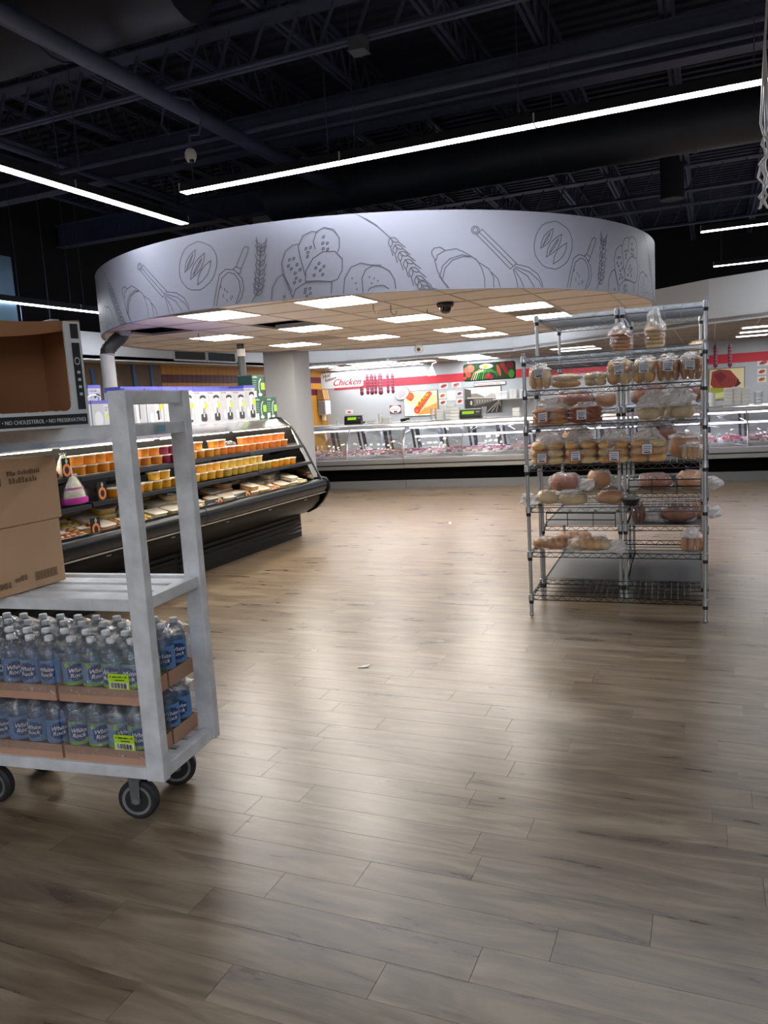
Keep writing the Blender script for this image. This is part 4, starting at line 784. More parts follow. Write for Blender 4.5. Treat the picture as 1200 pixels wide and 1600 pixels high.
for k in range(5): MB().blob((.02 * (k % 2), .035 * k - .09, .025 + .02 * (k % 2)), (.045, .045, .045), k, 1, .04, 10, 7).build('radish', mat('radish', '#b92d4a', .4), t, smooth='all')

# ------------------------------------------------------------------ cartons on top of the case
def urn_art(P_, w_, h_, style):
    if style == 'plain':
        P_.rect(w_ * .40, h_ * .12, w_ * .58, h_ * .88, '#c9cad0'); P_.scrib(w_ * .42, h_ * .74, w_ * .13, .018, '#8a8a90', 1); P_.scrib(w_ * .42, h_ * .66, w_ * .11, .018, '#8a8a90', 2); P_.ell(w_ * .48, h_ * .5, .018, .022, '#b5d92c', 9)
        for k in range(3): P_.rect(w_ * .42, h_ * (.3 - .05 * k), w_ * .54, h_ * (.315 - .05 * k), '#b9bac0')
        P_.ell(w_ * .2, h_ * .4, w_ * .14, h_ * .26, '#d3d6dc'); P_.ell(w_ * .78, h_ * .4, w_ * .14, h_ * .26, '#d3d6dc'); return
    if style == 'square':
        P_.scrib(.012, h_ * .82, .07, .018, '#55565c', 3); P_.scrib(.012, h_ * .74, .07, .014, '#77787e', 4); P_.scrib(.012, h_ * .67, .05, .014, '#77787e', 5)
        P_.ell(.045, h_ * .52, .02, .024, '#b5d92c', 9)
        x0 = w_ * .38; P_.poly([(x0, h_ * .14), (w_ * .92, h_ * .08), (w_ * .94, h_ * .84), (x0 - .01, h_ * .84)], '#a9abb2'); P_.poly([(x0 + .03, h_ * .14), (x0 + .06, h_ * .13), (x0 + .05, h_ * .8), (x0 + .02, h_ * .8)], '#d9dade')
        P_.poly([(x0 - .015, h_ * .95), (w_ * .96, h_ * .95), (w_ * .93, h_ * .82), (w_ * .6, h_ * .76), (x0, h_ * .82)], '#2b2c30'); P_.poly([(x0, h_ * .15), (w_ * .92, h_ * .09), (w_ * .92, h_ * .05), (x0, h_ * .11)], '#2b2c30'); P_.rect(w_ * .62, h_ * .25, w_ * .67, h_ * .68, '#3c3d42'); return
    P_.scrib(.012, h_ * .86, .1, .014, '#5b5c63', 6)
    for k in range(3): P_.rect(.012, h_ * (.78 - .055 * k), .012 + .03, h_ * (.79 - .055 * k), '#77787e')
    a = w_ * .66; wd = w_ * .21
    P_.rrect(a - wd, h_ * .12, a + wd, h_ * .80, .03, '#c3c5ca'); P_.rect(a - wd * .75, h_ * .22, a - wd * .35, h_ * .72, '#eceded'); P_.rect(a + wd * .5, h_ * .22, a + wd * .8, h_ * .72, '#8d8f96')
    P_.ell(a, h_ * .75, wd * 1.12, h_ * .07, '#26272b'); P_.ell(a, h_ * .70, wd * .85, h_ * .045, '#d5d7db')
    if style == 'dark': P_.rrect(a - wd * 1.02, h_ * .08, a + wd * 1.02, h_ * .30, .02, '#2d2e33'); P_.poly([(a - .012, h_ * .22), (a + .012, h_ * .22), (a + .006, h_ * .46), (a - .006, h_ * .46)], '#1c1d20'); P_.rect(a - .01, h_ * .2, a + .01, h_ * .3, '#d5d7db')
    else: P_.rrect(a - wd * .95, h_ * .08, a + wd * .95, h_ * .15, .01, '#2d2e33'); P_.rect(a - .016, h_ * .2, a + .016, h_ * .44, '#24252a'); P_.rect(a - .03, h_ * .36, a + .014, h_ * .42, '#24252a')
    P_.ell(a + wd * .95, h_ * .52, .024, .032, '#b9dd20', 9)
    P_.ell(w_ * .26, h_ * .25, w_ * .12, h_ * .14, '#dfe0e4', 10); P_.rect(0, 0, w_, h_ * .035, '#b7b9c2')
def appliance_box(y, wd, h_, style, label, x=-4.98, dep=.24, rz=0., z=1.445, topc='#5b5bb5'):
    t = thing('appliance_carton', label, 'box', (x, y, z), rz, 'appliance cartons on the black case')
    MB().box(-dep, 0, 0, 0, wd, h_ - .03).build('carton', mat('white carton', '#b4b7c0', .5), t)
    MB().box(-dep, 0, h_ - .03, 0, wd, h_).build('lid_band', mat('violet carton ' + topc, topc, .5), t)
    P_ = Print(lambda a, b, l: (.0008 + .0003 * l, a, b)); urn_art(P_, wd, h_, style); P_.build('print', t)
    return t
for k in range(4): appliance_box(6.835 + k * .2455, .241, .375, 'dark', 'white coffee urn carton with violet top, %s of four right of the cart' % ORD[k])
for k, (y, s_) in enumerate(((6.585, 'urn'), (6.335, 'urn'), (6.085, 'urn'), (5.80, 'square'))): appliance_box(y, .245 if s_ == 'urn' else .275, .385, s_, ['white coffee urn carton partly behind the rear cart post', 'white coffee urn carton framed between the two cart posts', 'white coffee urn carton with lime sticker just right of the airpot carton', 'white carton picturing a tall square airpot, seen between the cart posts'][k])
for k, y in enumerate((5.36, 4.98, 4.60)): appliance_box(y, .37, .28, 'plain', ['white kettle carton with a lime dot and carry loop, left of the near cart post', 'white kettle carton hidden partly behind the open printed box', 'white kettle carton behind the open printed box, nearest one'][k])
tag(MB().tube([(-5.1, 5.46, 1.722), (-5.1, 5.46, 1.76), (-5.1, 5.50, 1.775), (-5.1, 5.56, 1.775), (-5.1, 5.60, 1.76), (-5.1, 5.60, 1.722)], .008, 6).build('carry_loop', M_WHITE, smooth=True), 'white plastic carry loop standing up from a kettle carton left of the cart post', 'handle')
for k in range(7): appliance_box(6.05 + k * .285, .28, .415, 'urn', 'violet-topped carton in the back row on the black case, %s from the left' % ORD[k], x=-5.24, dep=.2)
appliance_box(5.62, .16, .43, 'dark', 'violet carton standing behind the near cart post', x=-5.24, dep=.2)
t = appliance_box(7.825, .17, .41, 'dark', 'slim violet and white urn carton turned at an angle beside the green cartons', x=-4.99, rz=R(-14))
def green_box(y, z, label, wd=.26, x=-4.98):
    t = thing('lamp_carton', label, 'box', (x, y, z), 0, 'green lamp cartons'); h_ = .265
    MB().box(-.2, 0, 0, 0, wd, h_).build('carton', mat('dark green carton', '#24493c', .5), t, bev=.002)
    P_ = Print(lambda a, b, l: (.0008 + .0003 * l, a, b))
    P_.scrib(.015, h_ * .87, .10, .022, '#9fc7b0', 7)
    for k in range(5): P_.rect(.015, h_ * (.74 - .09 * k), .09, h_ * (.76 - .09 * k), '#7fae98')
    P_.rect(wd * .68, h_ * .35, wd * .98, h_ * .66, '#8cc23c'); P_.line([(wd * .56, h_ * .2), (wd * .5, h_ * .45), (wd * .56, h_ * .7), (wd * .7, h_ * .82)], .012, '#e6ebe4'); P_.ell(wd * .58, h_ * .13, wd * .15, h_ * .07, '#dfe5de')
    P_.rect(0, h_ * .02, wd * .28, h_ * .3, '#d9e2da'); P_.build('print', t)
green_box(8.02, 1.445, 'dark green lamp carton at the bottom, against the urn cartons'); green_box(8.285, 1.445, 'dark green lamp carton at the bottom right, at the end of the black case', .24); green_box(8.0, 1.711, 'dark green lamp carton on top of the two others', .27)
tag(MB().tube([(-5.02, 8.3, 1.455), (-4.9, 8.345, 1.462), (-4.82, 8.37, 1.43), (-4.70, 8.375, 1.25), (-4.6, 8.375, 1.1)], .008, 6).build('power_cable', M_BLACK, smooth=True), 'black cable trailing down the end of the black case by the green cartons', 'cable')

# ------------------------------------------------------------------ the stock cart
M_CART = mat('worn grey cart paint', '#d9dce0', .5, .15, .2, 9, .2, 40)
CART, CRZ = Vector((-1.88, 2.19, 0)), R(6)
def C(x, y, z): return (CART.x + x * math.cos(CRZ) - y * math.sin(CRZ), CART.y + x * math.sin(CRZ) + y * math.cos(CRZ), z)
ct = thing('stock_cart', 'tall grey steel stock cart on casters loaded with cartons and bottled water', 'cart', CART, CRZ)
LC, WC = -1.6, .43
for (x0, x1, y0, y1) in ((-.075, 0, 0, .045), (-.075, 0, WC - .045, WC), (LC, LC + .075, 0, .045), (LC, LC + .075, WC - .045, WC)):
    MB().prism([(x0, y0), (x1, y0), (x1, y1), (x0, y1)], .2, 1.65, 'z').build('post', M_CART, ct, bev=.004)
for x0 in (-.06, LC + .01):
    MB().box(x0, .045, 1.60, x0 + .05, WC - .045, 1.65).build('top_bar', M_CART, ct, bev=.004)
    for z0, z1 in ((1.485, 1.53), (.855, .90), (.2, .25)): MB().box(x0 + .005, .045, z0, x0 + .05, WC - .045, z1).build('end_rail', M_CART, ct, bev=.003)
for z1 in (1.53, .90, .25):
    for y0 in (.002, WC - .032): MB().box(LC + .075, y0, z1 - .046, -.075, y0 + .03, z1).build('side_rail', M_CART, ct, bev=.003)
    ns = 3 if z1 > .5 else 4
    for k in range(ns):
        y0 = .04 + k * (WC - .08) / ns
        MB().box(LC + .02, y0, z1 - .02, -.015, y0 + (WC - .08) / ns - .035, z1 - .004).build('slat', M_CART, ct, bev=.002)
MB().box(-.0, .18, 1.495, .0006, .235, 1.52).build('price_sticker', cm('#7fb3c4'), ct, label='small pale blue sticker')
whl = None
for k, (x, y, a) in enumerate(((-.18, .085, R(8)), (-.18, .36, R(25)), (-.87, .085, R(4)), (-.87, .36, R(4)), (-1.45, .085, R(-10)), (-1.45, .36, 0))):
    f = MB(); f.box(-.05, -.05, .19, .05, .05, .2); f.lathe([(.035, .17), (.035, .19)], 12)
    for s_ in (-1, 1): f.prism([(-.022, .17), (.022, .17), (.018, .07), (-.018, .07)] if True else [], s_ * .03 - .003, s_ * .03 + .003, 'y')
    f.box(-.025, -.033, .163, .025, .033, .172)
    fo = f.build('caster', mat('caster fork', '#777a7c', .5, .6, .2, 20), ct, loc=(x, y, 0), rz=a, bev=.002)
    MB().lathe([(.045, -.022), (.072, -.022), (.08, -.014), (.08, .014), (.072, .022), (.045, .022)], 26, (0, 0, .08), 'y').build('wheel', mat('wheel rubber', '#232426', .6), fo, smooth=True)
    if k == 0: pass
    MB().lathe([(.012, -.034), (.012, -.024), (.03, -.018), (.056, -.0235), (.060, -.0235), (.060, .0235), (.056, .0235), (.03, .018), (.012, .024), (.012, .034)], 20, (0, 0, .08), 'y').build('hub', mat('wheel hub', '#8c8f8e', .45, .6, .15, 20), fo, smooth=True)

# packs of bottled water
M_PET = film('bottle plastic', tint=(.93, .97, 1.0), haze=.05, gloss=.08, bump=.25, bscale=18, hazecol='#d6e4ee')
M_WRAP = film('shrink wrap', tint=(.985, .99, .99), haze=.06, gloss=.16, bump=1.0, bscale=22)
M_CAP = mat('white bottle cap', '#d8dce0', .4)
def label_mesh(base, dark, lime):
    r_ = .0425
    P_ = Print(lambda a, b, l: ((r_ + .0008 + .00035 * l) * math.sin(a / r_), -(r_ + .0008 + .00035 * l) * math.cos(a / r_), b))
    n_ = 20; per = 2 * math.pi * r_
    for i in range(n_):
        P_.layer = 0; P_.rect(per * i / n_, .055, per * (i + 1) / n_, .148, base)
        if lime: P_.layer = 1; P_.rect(per * i / n_, .055, per * (i + 1) / n_, .066, '#8fbf30')
        P_.layer = 1; P_.rect(per * i / n_, .144, per * (i + 1) / n_, .1475, '#8fc23c' if lime else '#5fa0d8')
    P_.layer = 2
    for i in range(6): P_.layer = 2; a0 = -.033 + i * .011; hh = .034 * math.sqrt(max(.05, 1 - ((a0 + .0055) / .036) ** 2)); P_.rect(a0, .103 - hh, a0 + .011, .103 + hh, dark)
    P_.layer = 3; P_.text('White', 0, .105, .0235, '#e8eef6', shear=.2, bold=.0005, align='CENTER'); P_.layer = 3.6; P_.text('Rock', 0, .085, .0235, '#e8eef6', shear=.2, bold=.0005, align='CENTER')
    if lime: P_.layer = 4; P_.ell(-.034, .135, .008, .009, '#a8d23a', 10); P_.layer = 4; P_.ell(.03, .07, .009, .008, '#b7d84a', 10)
    for i in range(4): P_.layer = 3; P_.rect(per / 2 - .032 + i * .016, .066, per / 2 - .016 + i * .016, .138, '#b6c8dc')
    for i in range(7): P_.layer = 4; [P_.rect(per / 2 - .026 + j * .013, .074 + i * .009, per / 2 - .015 + j * .013, .0765 + i * .009, '#6f8db0') for j in range(4)]
    return P_
M_WATER = None
def bottle_parts(parent, x, y, rot, which, store):
    if which not in store:
        b = MB(); b.lathe([(.034, 0), (.041, .004), (.0425, .02), (.0425, .15), (.041, .165), (.034, .185), (.022, .204), (.0145, .214), (.0145, .222)], 16)
        o = b.build('bottle', M_PET, parent, smooth='all')
        c = MB().lathe([(.0165, .217), (.017, .219), (.017, .233), (.0155, .236), (0, .236)], 14).build('cap', M_CAP, o, smooth=True)
        base, dark, lime = {'blue': ('#5f8fc4', '#24417c', False), 'lime': ('#6a96bd', '#27457c', True)}[which]
        P_ = label_mesh(base, dark, lime); l_ = P_.build('label', o)
        store[which] = o
    else:
        s_ = store[which]; o = s_.copy(); col.objects.link(o); o.parent = parent
        for ch in s_.children: c = ch.copy(); col.objects.link(c); c.parent = o
    o.location = (x, y, .008); o.rotation_euler[2] = rot
    return o
STORE = {}
PW_, PD_ = .362, .186
def pack(lx, ly, z, which, label, price=False):
    p = C(lx, ly, z); t = thing('water_pack', label, 'bottled water', p, CRZ, 'shrink-wrapped water packs on the cart')
    tr = MB(); tr.box(0, 0, 0, PW_, PD_, .005); tr.box(0, 0, .005, PW_, .004, .062); tr.box(0, PD_ - .004, .005, PW_, PD_, .062); tr.box(0, .004, .005, .004, PD_ - .004, .062); tr.box(PW_ - .004, .004, .005, PW_, PD_ - .004, .062)
    tr.build('tray', mat('tray cardboard', '#b99078', .8, 0, .06, 6), t)
    r2 = random.Random(label)
    for i in range(4):
        for j in range(2): bottle_parts(t, .0455 + i * .0903, .0475 + j * .091, r2.choice((.65, .45, .85, .6, 3.8, .3)) + r2.uniform(-.3, .3), which, STORE)
    # film hugging the tops of the bottles
    b = MB(); nx, ny = 16, 8
    def H(u, v):
        return .205 + .034 * abs(math.sin(u * 4 * math.pi)) * abs(math.sin(v * 2 * math.pi)) + .006 * noise.noise(Vector((u * 9, v * 7, lx * 5 + z)))
    g = []
    for i in range(nx + 1):
        row = [(PW_ * i / nx, -.001, .03), (PW_ * i / nx, -.002, .19)] + [(PW_ * i / nx, PD_ * j / ny, H(i / nx, j / ny)) for j in range(ny + 1)] + [(PW_ * i / nx, PD_ + .002, .19), (PW_ * i / nx, PD_ + .001, .03)]
        b.v += row
    m_ = ny + 5
    b.f = [(i * m_ + j, (i + 1) * m_ + j, (i + 1) * m_ + j + 1, i * m_ + j + 1) for i in range(nx) for j in range(m_ - 1)]; b.mi = [0] * len(b.f)
    b.build('shrink_wrap', M_WRAP, t, smooth='all')
    if price:
        s_ = MB().box(.235, -.0045, .062, .325, -.0035, .122).build('price_label', cm('#b8e028'), t, label='neon yellow price label with a barcode')
        P_ = Print(plane_map((.235, -.0045, .062), (1, 0, 0), (0, 0, 1), .0002, .0003))
        P_.scrib(.008, .045, .074, .007, '#2c3a10', 8); P_.rect(.03, .034, .07, .038, '#2c3a10'); P_.rect(.005, .004, .085, .028, '#f1f4e6')
        for i in range(16): P_.rect(.008 + i * .0047, .006, .008 + i * .0047 + (.0028 if i % 3 else .0014), .026, '#1a1c1a')
        P_.build('barcode', s_)
    return t
PX = [-.085 - PW_, -.085 - 2 * PW_ - .012, -.085 - 3 * PW_ - .024]
for lay in range(2):
    for k in range(3):
        for dp_ in range(2):
            wh = 'lime' if (k == 0 or (k == 2)) else 'blue'
            if dp_ == 1: wh = 'blue' if k != 1 else 'lime'
            lab = 'wrapped %s label water pack, %s layer, %s row, %s from cart end' % ({'lime': 'lime', 'blue': 'blue'}[wh], ['bottom', 'upper'][lay], ['front', 'rear'][dp_], ORD[k])
            pack(PX[k] + (.004 if lay else 0), .018 + dp_ * .2, .2475 + lay * .2405, wh, lab, price=(k == 0 and dp_ == 0))
# brown cartons on the middle shelf
def carton(x0, y0, z0, x1, y1, z1, label, stamp):
    t = thing('brown_carton', label, 'box', (x0, y0, z0)); a, b_, h_ = x1 - x0, y1 - y0, z1 - z0
    MB().box(0, 0, 0, a, b_, h_).build('carton', M_CARD, t, bev=.004)
    MB().box(0, b_ / 2 - .002, h_ - .0004, a, b_ / 2 + .002, h_ + .0006).build('flap_joint', cm('#6f553f'), t)
    P_ = Print(lambda u, v, l: (a + .0008 + .0003 * l, u, v)); c = '#80644b'
    if stamp == 'low':
        P_.rect(b_ * .56, .03, b_ * .88, .065, c); P_.rect(b_ * .57, .033, b_ * .87, .062, '#987859')
        for i in range(6): P_.rect(b_ * (.585 + i * .047), .036, b_ * (.615 + i * .047), .059, c)
        P_.scrib(b_ * .04, .03, b_ * .2, .024, c, 9); P_.scrib(b_ * .28, .045, b_ * .18, .022, c, 10)
    else:
        P_.rect(b_ * .05, h_ * .62, b_ * .22, h_ * .74, c); P_.rect(b_ * .065, h_ * .635, b_ * .205, h_ * .725, '#987859'); P_.scrib(b_ * .32, h_ * .64, b_ * .4, .022, c, 11); P_.scrib(b_ * .3, h_ * .76, b_ * .45, .018, c, 12)
    P_.build('print', t); return t
carton(-2.93, 2.07, .9015, -2.49, 2.428, 1.163, 'plain brown closed carton, lower of the two on the middle cart shelf', 'low')
carton(-2.93, 2.08, 1.1645, -2.485, 2.44, 1.42, 'plain brown closed carton stacked on the other on the middle cart shelf', 'high')
# open printed display box on the top shelf
ob = thing('display_box', 'open brown display box with white and black printed frame on the cart top', 'box', (-2.115, 2.258, 1.5325), R(73))
BW, BD, BH = .52, .28, .375
M_BIN = mat('inside cardboard', '#a87752', .8, 0, .05, 3)
b = MB(); b.box(-BW, 0, 0, 0, BD, .005); b.box(-BW, BD - .005, .005, 0, BD, BH); b.box(-BW, .004, .005, -BW + .005, BD - .005, BH); b.box(-.005, .004, .005, 0, BD - .005, BH); b.build('carton', M_BIN, ob)
# front frame: cut-out with rounded lower corners
fr = MB()
def frame_poly(): pass
fr.box(-BW, -.004, 0, 0, .004, .058); fr.box(-.062, -.004, .058, 0, .004, BH); fr.box(-BW, -.004, .058, -BW + .062, .004, BH)
for s_ in (0, 1):
    cx_, sg = (-.062, 1) if s_ == 0 else (-BW + .062, -1)
    pts = [(cx_, .058), (cx_, .083)] + [(cx_ - sg * .025 * (1 - math.cos(R(a))), .083 - .025 * math.sin(R(a))) for a in (22, 45, 68)] + [(cx_ - sg * .025, .058)]
    fr.prism(pts if s_ else pts[::-1], -.004, .004, 'y')
fr.build('front_frame', mat('white printed card', '#d9dadb', .5), ob)
P_ = Print(plane_map((0, -.004, 0), (1, 0, 0), (0, 0, 1), .0003, .0005))
P_.rect(-BW + .01, .008, -.008, .046, '#22262c'); P_.text('NO SUGAR ADDED • NO FAT • NO CHOLESTEROL • NO PRESERVATIVES', -.015, .0195, .0198, '#d9dadb', align='RIGHT', sx=.82, bold=.0004)
P_.rect(-.040, .062, -.010, .300, '#22262c'); P_.rect(-.040, .315, -.010, BH - .008, '#22262c')
P_.ell(-.025, .235, .011, .014, '#d9dadb', 10); P_.ell(-.025, .235, .008, .010, '#22262c', 10)
[P_.rect(-.030, .19 - k * .026, -.018, .20 - k * .026, '#d9dadb') for k in range(4)]
P_.rect(-BW + .01, .062, -BW + .05, BH - .01, '#22262c')
P_.build('print', ob)
tp = MB(); n = 10
for i in range(n + 1):
    x = -BW + BW * i / n; sag = .012 * math.sin(math.pi * i / n)
    for (y, z) in ((BD, BH), (.12, BH - sag), (0, BH + .004 - sag * 1.2), (.02, BH - .02 - sag * 1.5 - .035 * (1 - i / n))): tp.v.append((x, y, z))
tp.f = [(i * 4 + j, (i + 1) * 4 + j, (i + 1) * 4 + j + 1, i * 4 + j + 1) for i in range(n) for j in range(3)]; tp.mi = [0] * len(tp.f)
o = tp.build('top_flap', M_BIN, ob); sm_ = o.modifiers.new('thick', 'SOLIDIFY'); sm_.thickness = .005
te = MB()
r2 = random.Random(4)
for i in range(16):
    z = .085 + r2.random() * .27; te.blob((-.0625, 0, z), (.006, .010, .008), i, 1, .2, 6, 4)
    x = -.07 - r2.random() * .4; te.blob((x, 0, .0585), (.010, .010, .006), i, 1, .2, 6, 4)
te.build('torn_edge', cm('#c9b59c'), ob)
# ------------------------------------------------------------------ wire racks
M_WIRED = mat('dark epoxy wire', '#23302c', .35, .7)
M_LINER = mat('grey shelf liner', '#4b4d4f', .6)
def wire_shelf(w_, d_, dense=.042):
    b = MB(); r_ = .0028
    for z in (0, -.032):
        for p, q in (((0, 0), (w_, 0)), ((w_, 0), (w_, d_)), ((w_, d_), (0, d_)), ((0, d_), (0, 0))): b.tube([(*p, z), (*q, z)], r_ * 1.15, 5)
    for p, q in (((0, 0), (w_, 0)), ((w_, 0), (w_, d_)), ((w_, d_), (0, d_)), ((0, d_), (0, 0))):
        L_ = math.hypot(q[0] - p[0], q[1] - p[1]); n = int(L_ / .034) // 2 * 2
        b.tube([(p[0] + (q[0] - p[0]) * i / n, p[1] + (q[1] - p[1]) * i / n, -.001 - .030 * (i % 2)) for i in range(n + 1)], r_ * .8, 4)
    k = int(d_ / dense) if d_ > w_ else int(w_ / dense)
    for i in range(1, k):
        if d_ > w_: b.tube([(0, d_ * i / k, .003), (w_, d_ * i / k, .003)], r_ * .62, 4)
        else: b.tube([(w_ * i / k, 0, .003), (w_ * i / k, d_, .003)], r_ * .62, 4)
    for f in (.28, .5, .72):
        if d_ > w_: b.tube([(w_ * f, 0, -.002), (w_ * f, d_, -.002)], r_ * .9, 4)
        else: b.tube([(0, d_ * f, -.002), (w_, d_ * f, -.002)], r_ * .9, 4)
    return b
def wire_rack(label, loc, rz, w_, d_, hpost, levels, dark, liners=()):
    t = thing('wire_rack', label, 'rack', loc, rz); first = [None, None, None]
    for (x, y) in ((0, 0), (w_, 0), (w_, d_), (0, d_)):
        if first[0] is None:
            prof = [(.0, 0), (.012, 0), (.016, .006), (.0127, .02)]
            z = .04
            while z < hpost - .03: prof += [(.0127, z - .0015), (.0117, z - .0010), (.0117, z + .0010), (.0127, z + .0015)]; z += .0508
            prof += [(.0127, hpost - .012), (.014, hpost - .01), (.013, hpost), (0, hpost)]
            o = MB().lathe(prof, 10).build('post', M_CHROME, t, smooth=True); first[0] = o
        else: o = first[0].copy(); col.objects.link(o)
        o.parent = t; o.location = (x, y, 0)
    sm = {}
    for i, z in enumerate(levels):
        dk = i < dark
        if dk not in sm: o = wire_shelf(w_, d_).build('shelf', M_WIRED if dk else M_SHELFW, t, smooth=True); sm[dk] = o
        else: o = sm[dk].copy(); col.objects.link(o); o.parent = t
        o.location = (0, 0, z)
        for (x, y) in ((0, 0), (w_, 0), (w_, d_), (0, d_)):
            if first[1] is None: c = MB().lathe([(.0135, -.036), (.021, -.034), (.0185, .008), (.0135, .010)], 12).build('clamp', M_CHROME, t, smooth=True); first[1] = c
            else: c = first[1].copy(); col.objects.link(c); c.parent = o
            c.parent = o; c.location = (x, y, 0)
            if first[2] is None: s_ = MB().lathe([(.0135, -.06), (.017, -.058), (.0155, -.030), (.0135, -.030)], 12).build('sleeve', M_BLACK, t, smooth=True); first[2] = s_
            else: s_ = first[2].copy(); col.objects.link(s_)
            s_.parent = o; s_.location = (x, y, 0)
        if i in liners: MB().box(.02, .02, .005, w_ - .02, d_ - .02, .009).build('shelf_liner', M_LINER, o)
    return t
S_F = [.145, .455, .772, 1.06, 1.333, 1.578, 1.805]
RF = Vector((-1.183, 5.372)); RRZ = R(2.2)
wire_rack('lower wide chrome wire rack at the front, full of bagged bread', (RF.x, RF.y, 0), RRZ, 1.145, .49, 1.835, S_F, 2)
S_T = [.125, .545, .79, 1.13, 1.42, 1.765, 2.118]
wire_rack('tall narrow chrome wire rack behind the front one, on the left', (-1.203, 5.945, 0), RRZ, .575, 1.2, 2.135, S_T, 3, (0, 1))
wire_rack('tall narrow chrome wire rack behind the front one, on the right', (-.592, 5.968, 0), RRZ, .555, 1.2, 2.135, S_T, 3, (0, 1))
# low ledge rail with hooks at the front of the tall racks
for k, (x0, x1, z) in enumerate(((-1.17, -.66, .60), (-.56, -.07, .845))):
    b = MB(); y = 5.93
    b.tube([(x0, y, z), (x1, y, z)], .004, 5); b.tube([(x0, y, z + .05), (x1, y, z + .05)], .004, 5)
    for x in (x0, x0 + .16, x1 - .16, x1): b.tube([(x, y, z - .055), (x, y, z + .055), (x + .02, y, z + .075), (x + .04, y, z + .055)], .0035, 5)
    tag(b.build('shelf_ledge', M_WIRED, smooth=True), ['dark wire ledge with hooks low on the left tall rack', 'dark wire ledge with hooks on the right tall rack behind the loaves'][k], 'ledge')

# ------------------------------------------------------------------ bread
CR = {'gold': mat('crust gold', '#e9b876', .6, 0, .22, 14, .3, 40), 'brown': mat('crust brown', '#cf9054', .55, 0, .25, 12, .3, 40), 'pale': mat('crust pale', '#f0d3a2', .65, 0, .2, 12, .25, 40),
      'dark': mat('crust dark', '#a05a34', .5, 0, .3, 10, .3, 40), 'seed': mat('crust seeded', '#c98c4c', .6, 0, .4, 45, .5, 90)}
M_BAG = film('bread bag film', haze=.07, gloss=.11, bump=1.0, bscale=22)
M_CRUMP = film('crumpled bag film', haze=.45, gloss=.12, bump=1.0, bscale=20, hazecol='#ffffff')
M_TAG = cm('#e9ebee')
def price_tag(parent, x, y, z, w_=.062, h_=.062, framed=True, tilt=0.):
    P_ = Print(plane_map((x, y, z), (1, 0, -.0 + tilt), (0, 0.12, 1), .0004, .001))
    if framed: P_.rect(-w_ * .6, -h_ * .58, w_ * .6, h_ * .58, '#c8683c')
    P_.rect(-w_ / 2, -h_ / 2, w_ / 2, h_ / 2, '#e6e9ee')
    for k in range(3): P_.rect(-w_ * .4, h_ * (.22 - .2 * k), w_ * (.4 - .15 * (k == 2)), h_ * (.29 - .2 * k), '#7b7f88')
    P_.rect(-w_ * .32, -h_ * .42, w_ * .32, -h_ * .30, '#2f3136')
    return P_.build('price_label', parent)
def crumple(parent, cx, cy, z, w_, d_, h_, seed):
    b = MB(); n, k = 22, 9
    for i in range(k + 1):
        t_ = i / k; sp_ = (1 - t_) * .5 + .12 + .22 * max(0, t_ - .55)
        for j in range(n):
            a = 2 * math.pi * j / n; q = Vector((math.cos(a) * 1.6 + seed * 2.3, math.sin(a) * 1.6, t_ * 2.2 + seed))
            ns = noise.noise(q * 1.5); wv = 1 + .8 * ns * (t_ ** .4)
            b.v.append((cx + math.cos(a) * w_ * sp_ * wv + .12 * w_ * noise.noise(Vector((seed, t_ * 2, 1))) , cy + math.sin(a) * d_ * sp_ * wv, z + h_ * t_ + .16 * h_ * noise.noise(q * 2.1 + Vector((9, 0, 0))) * t_))
    for i in range(k):
        for j in range(n): b.f.append((i * n + j, i * n + (j + 1) % n, (i + 1) * n + (j + 1) % n, (i + 1) * n + j)); b.mi.append(0)
    return b.build('bag_top', M_CRUMP, parent)
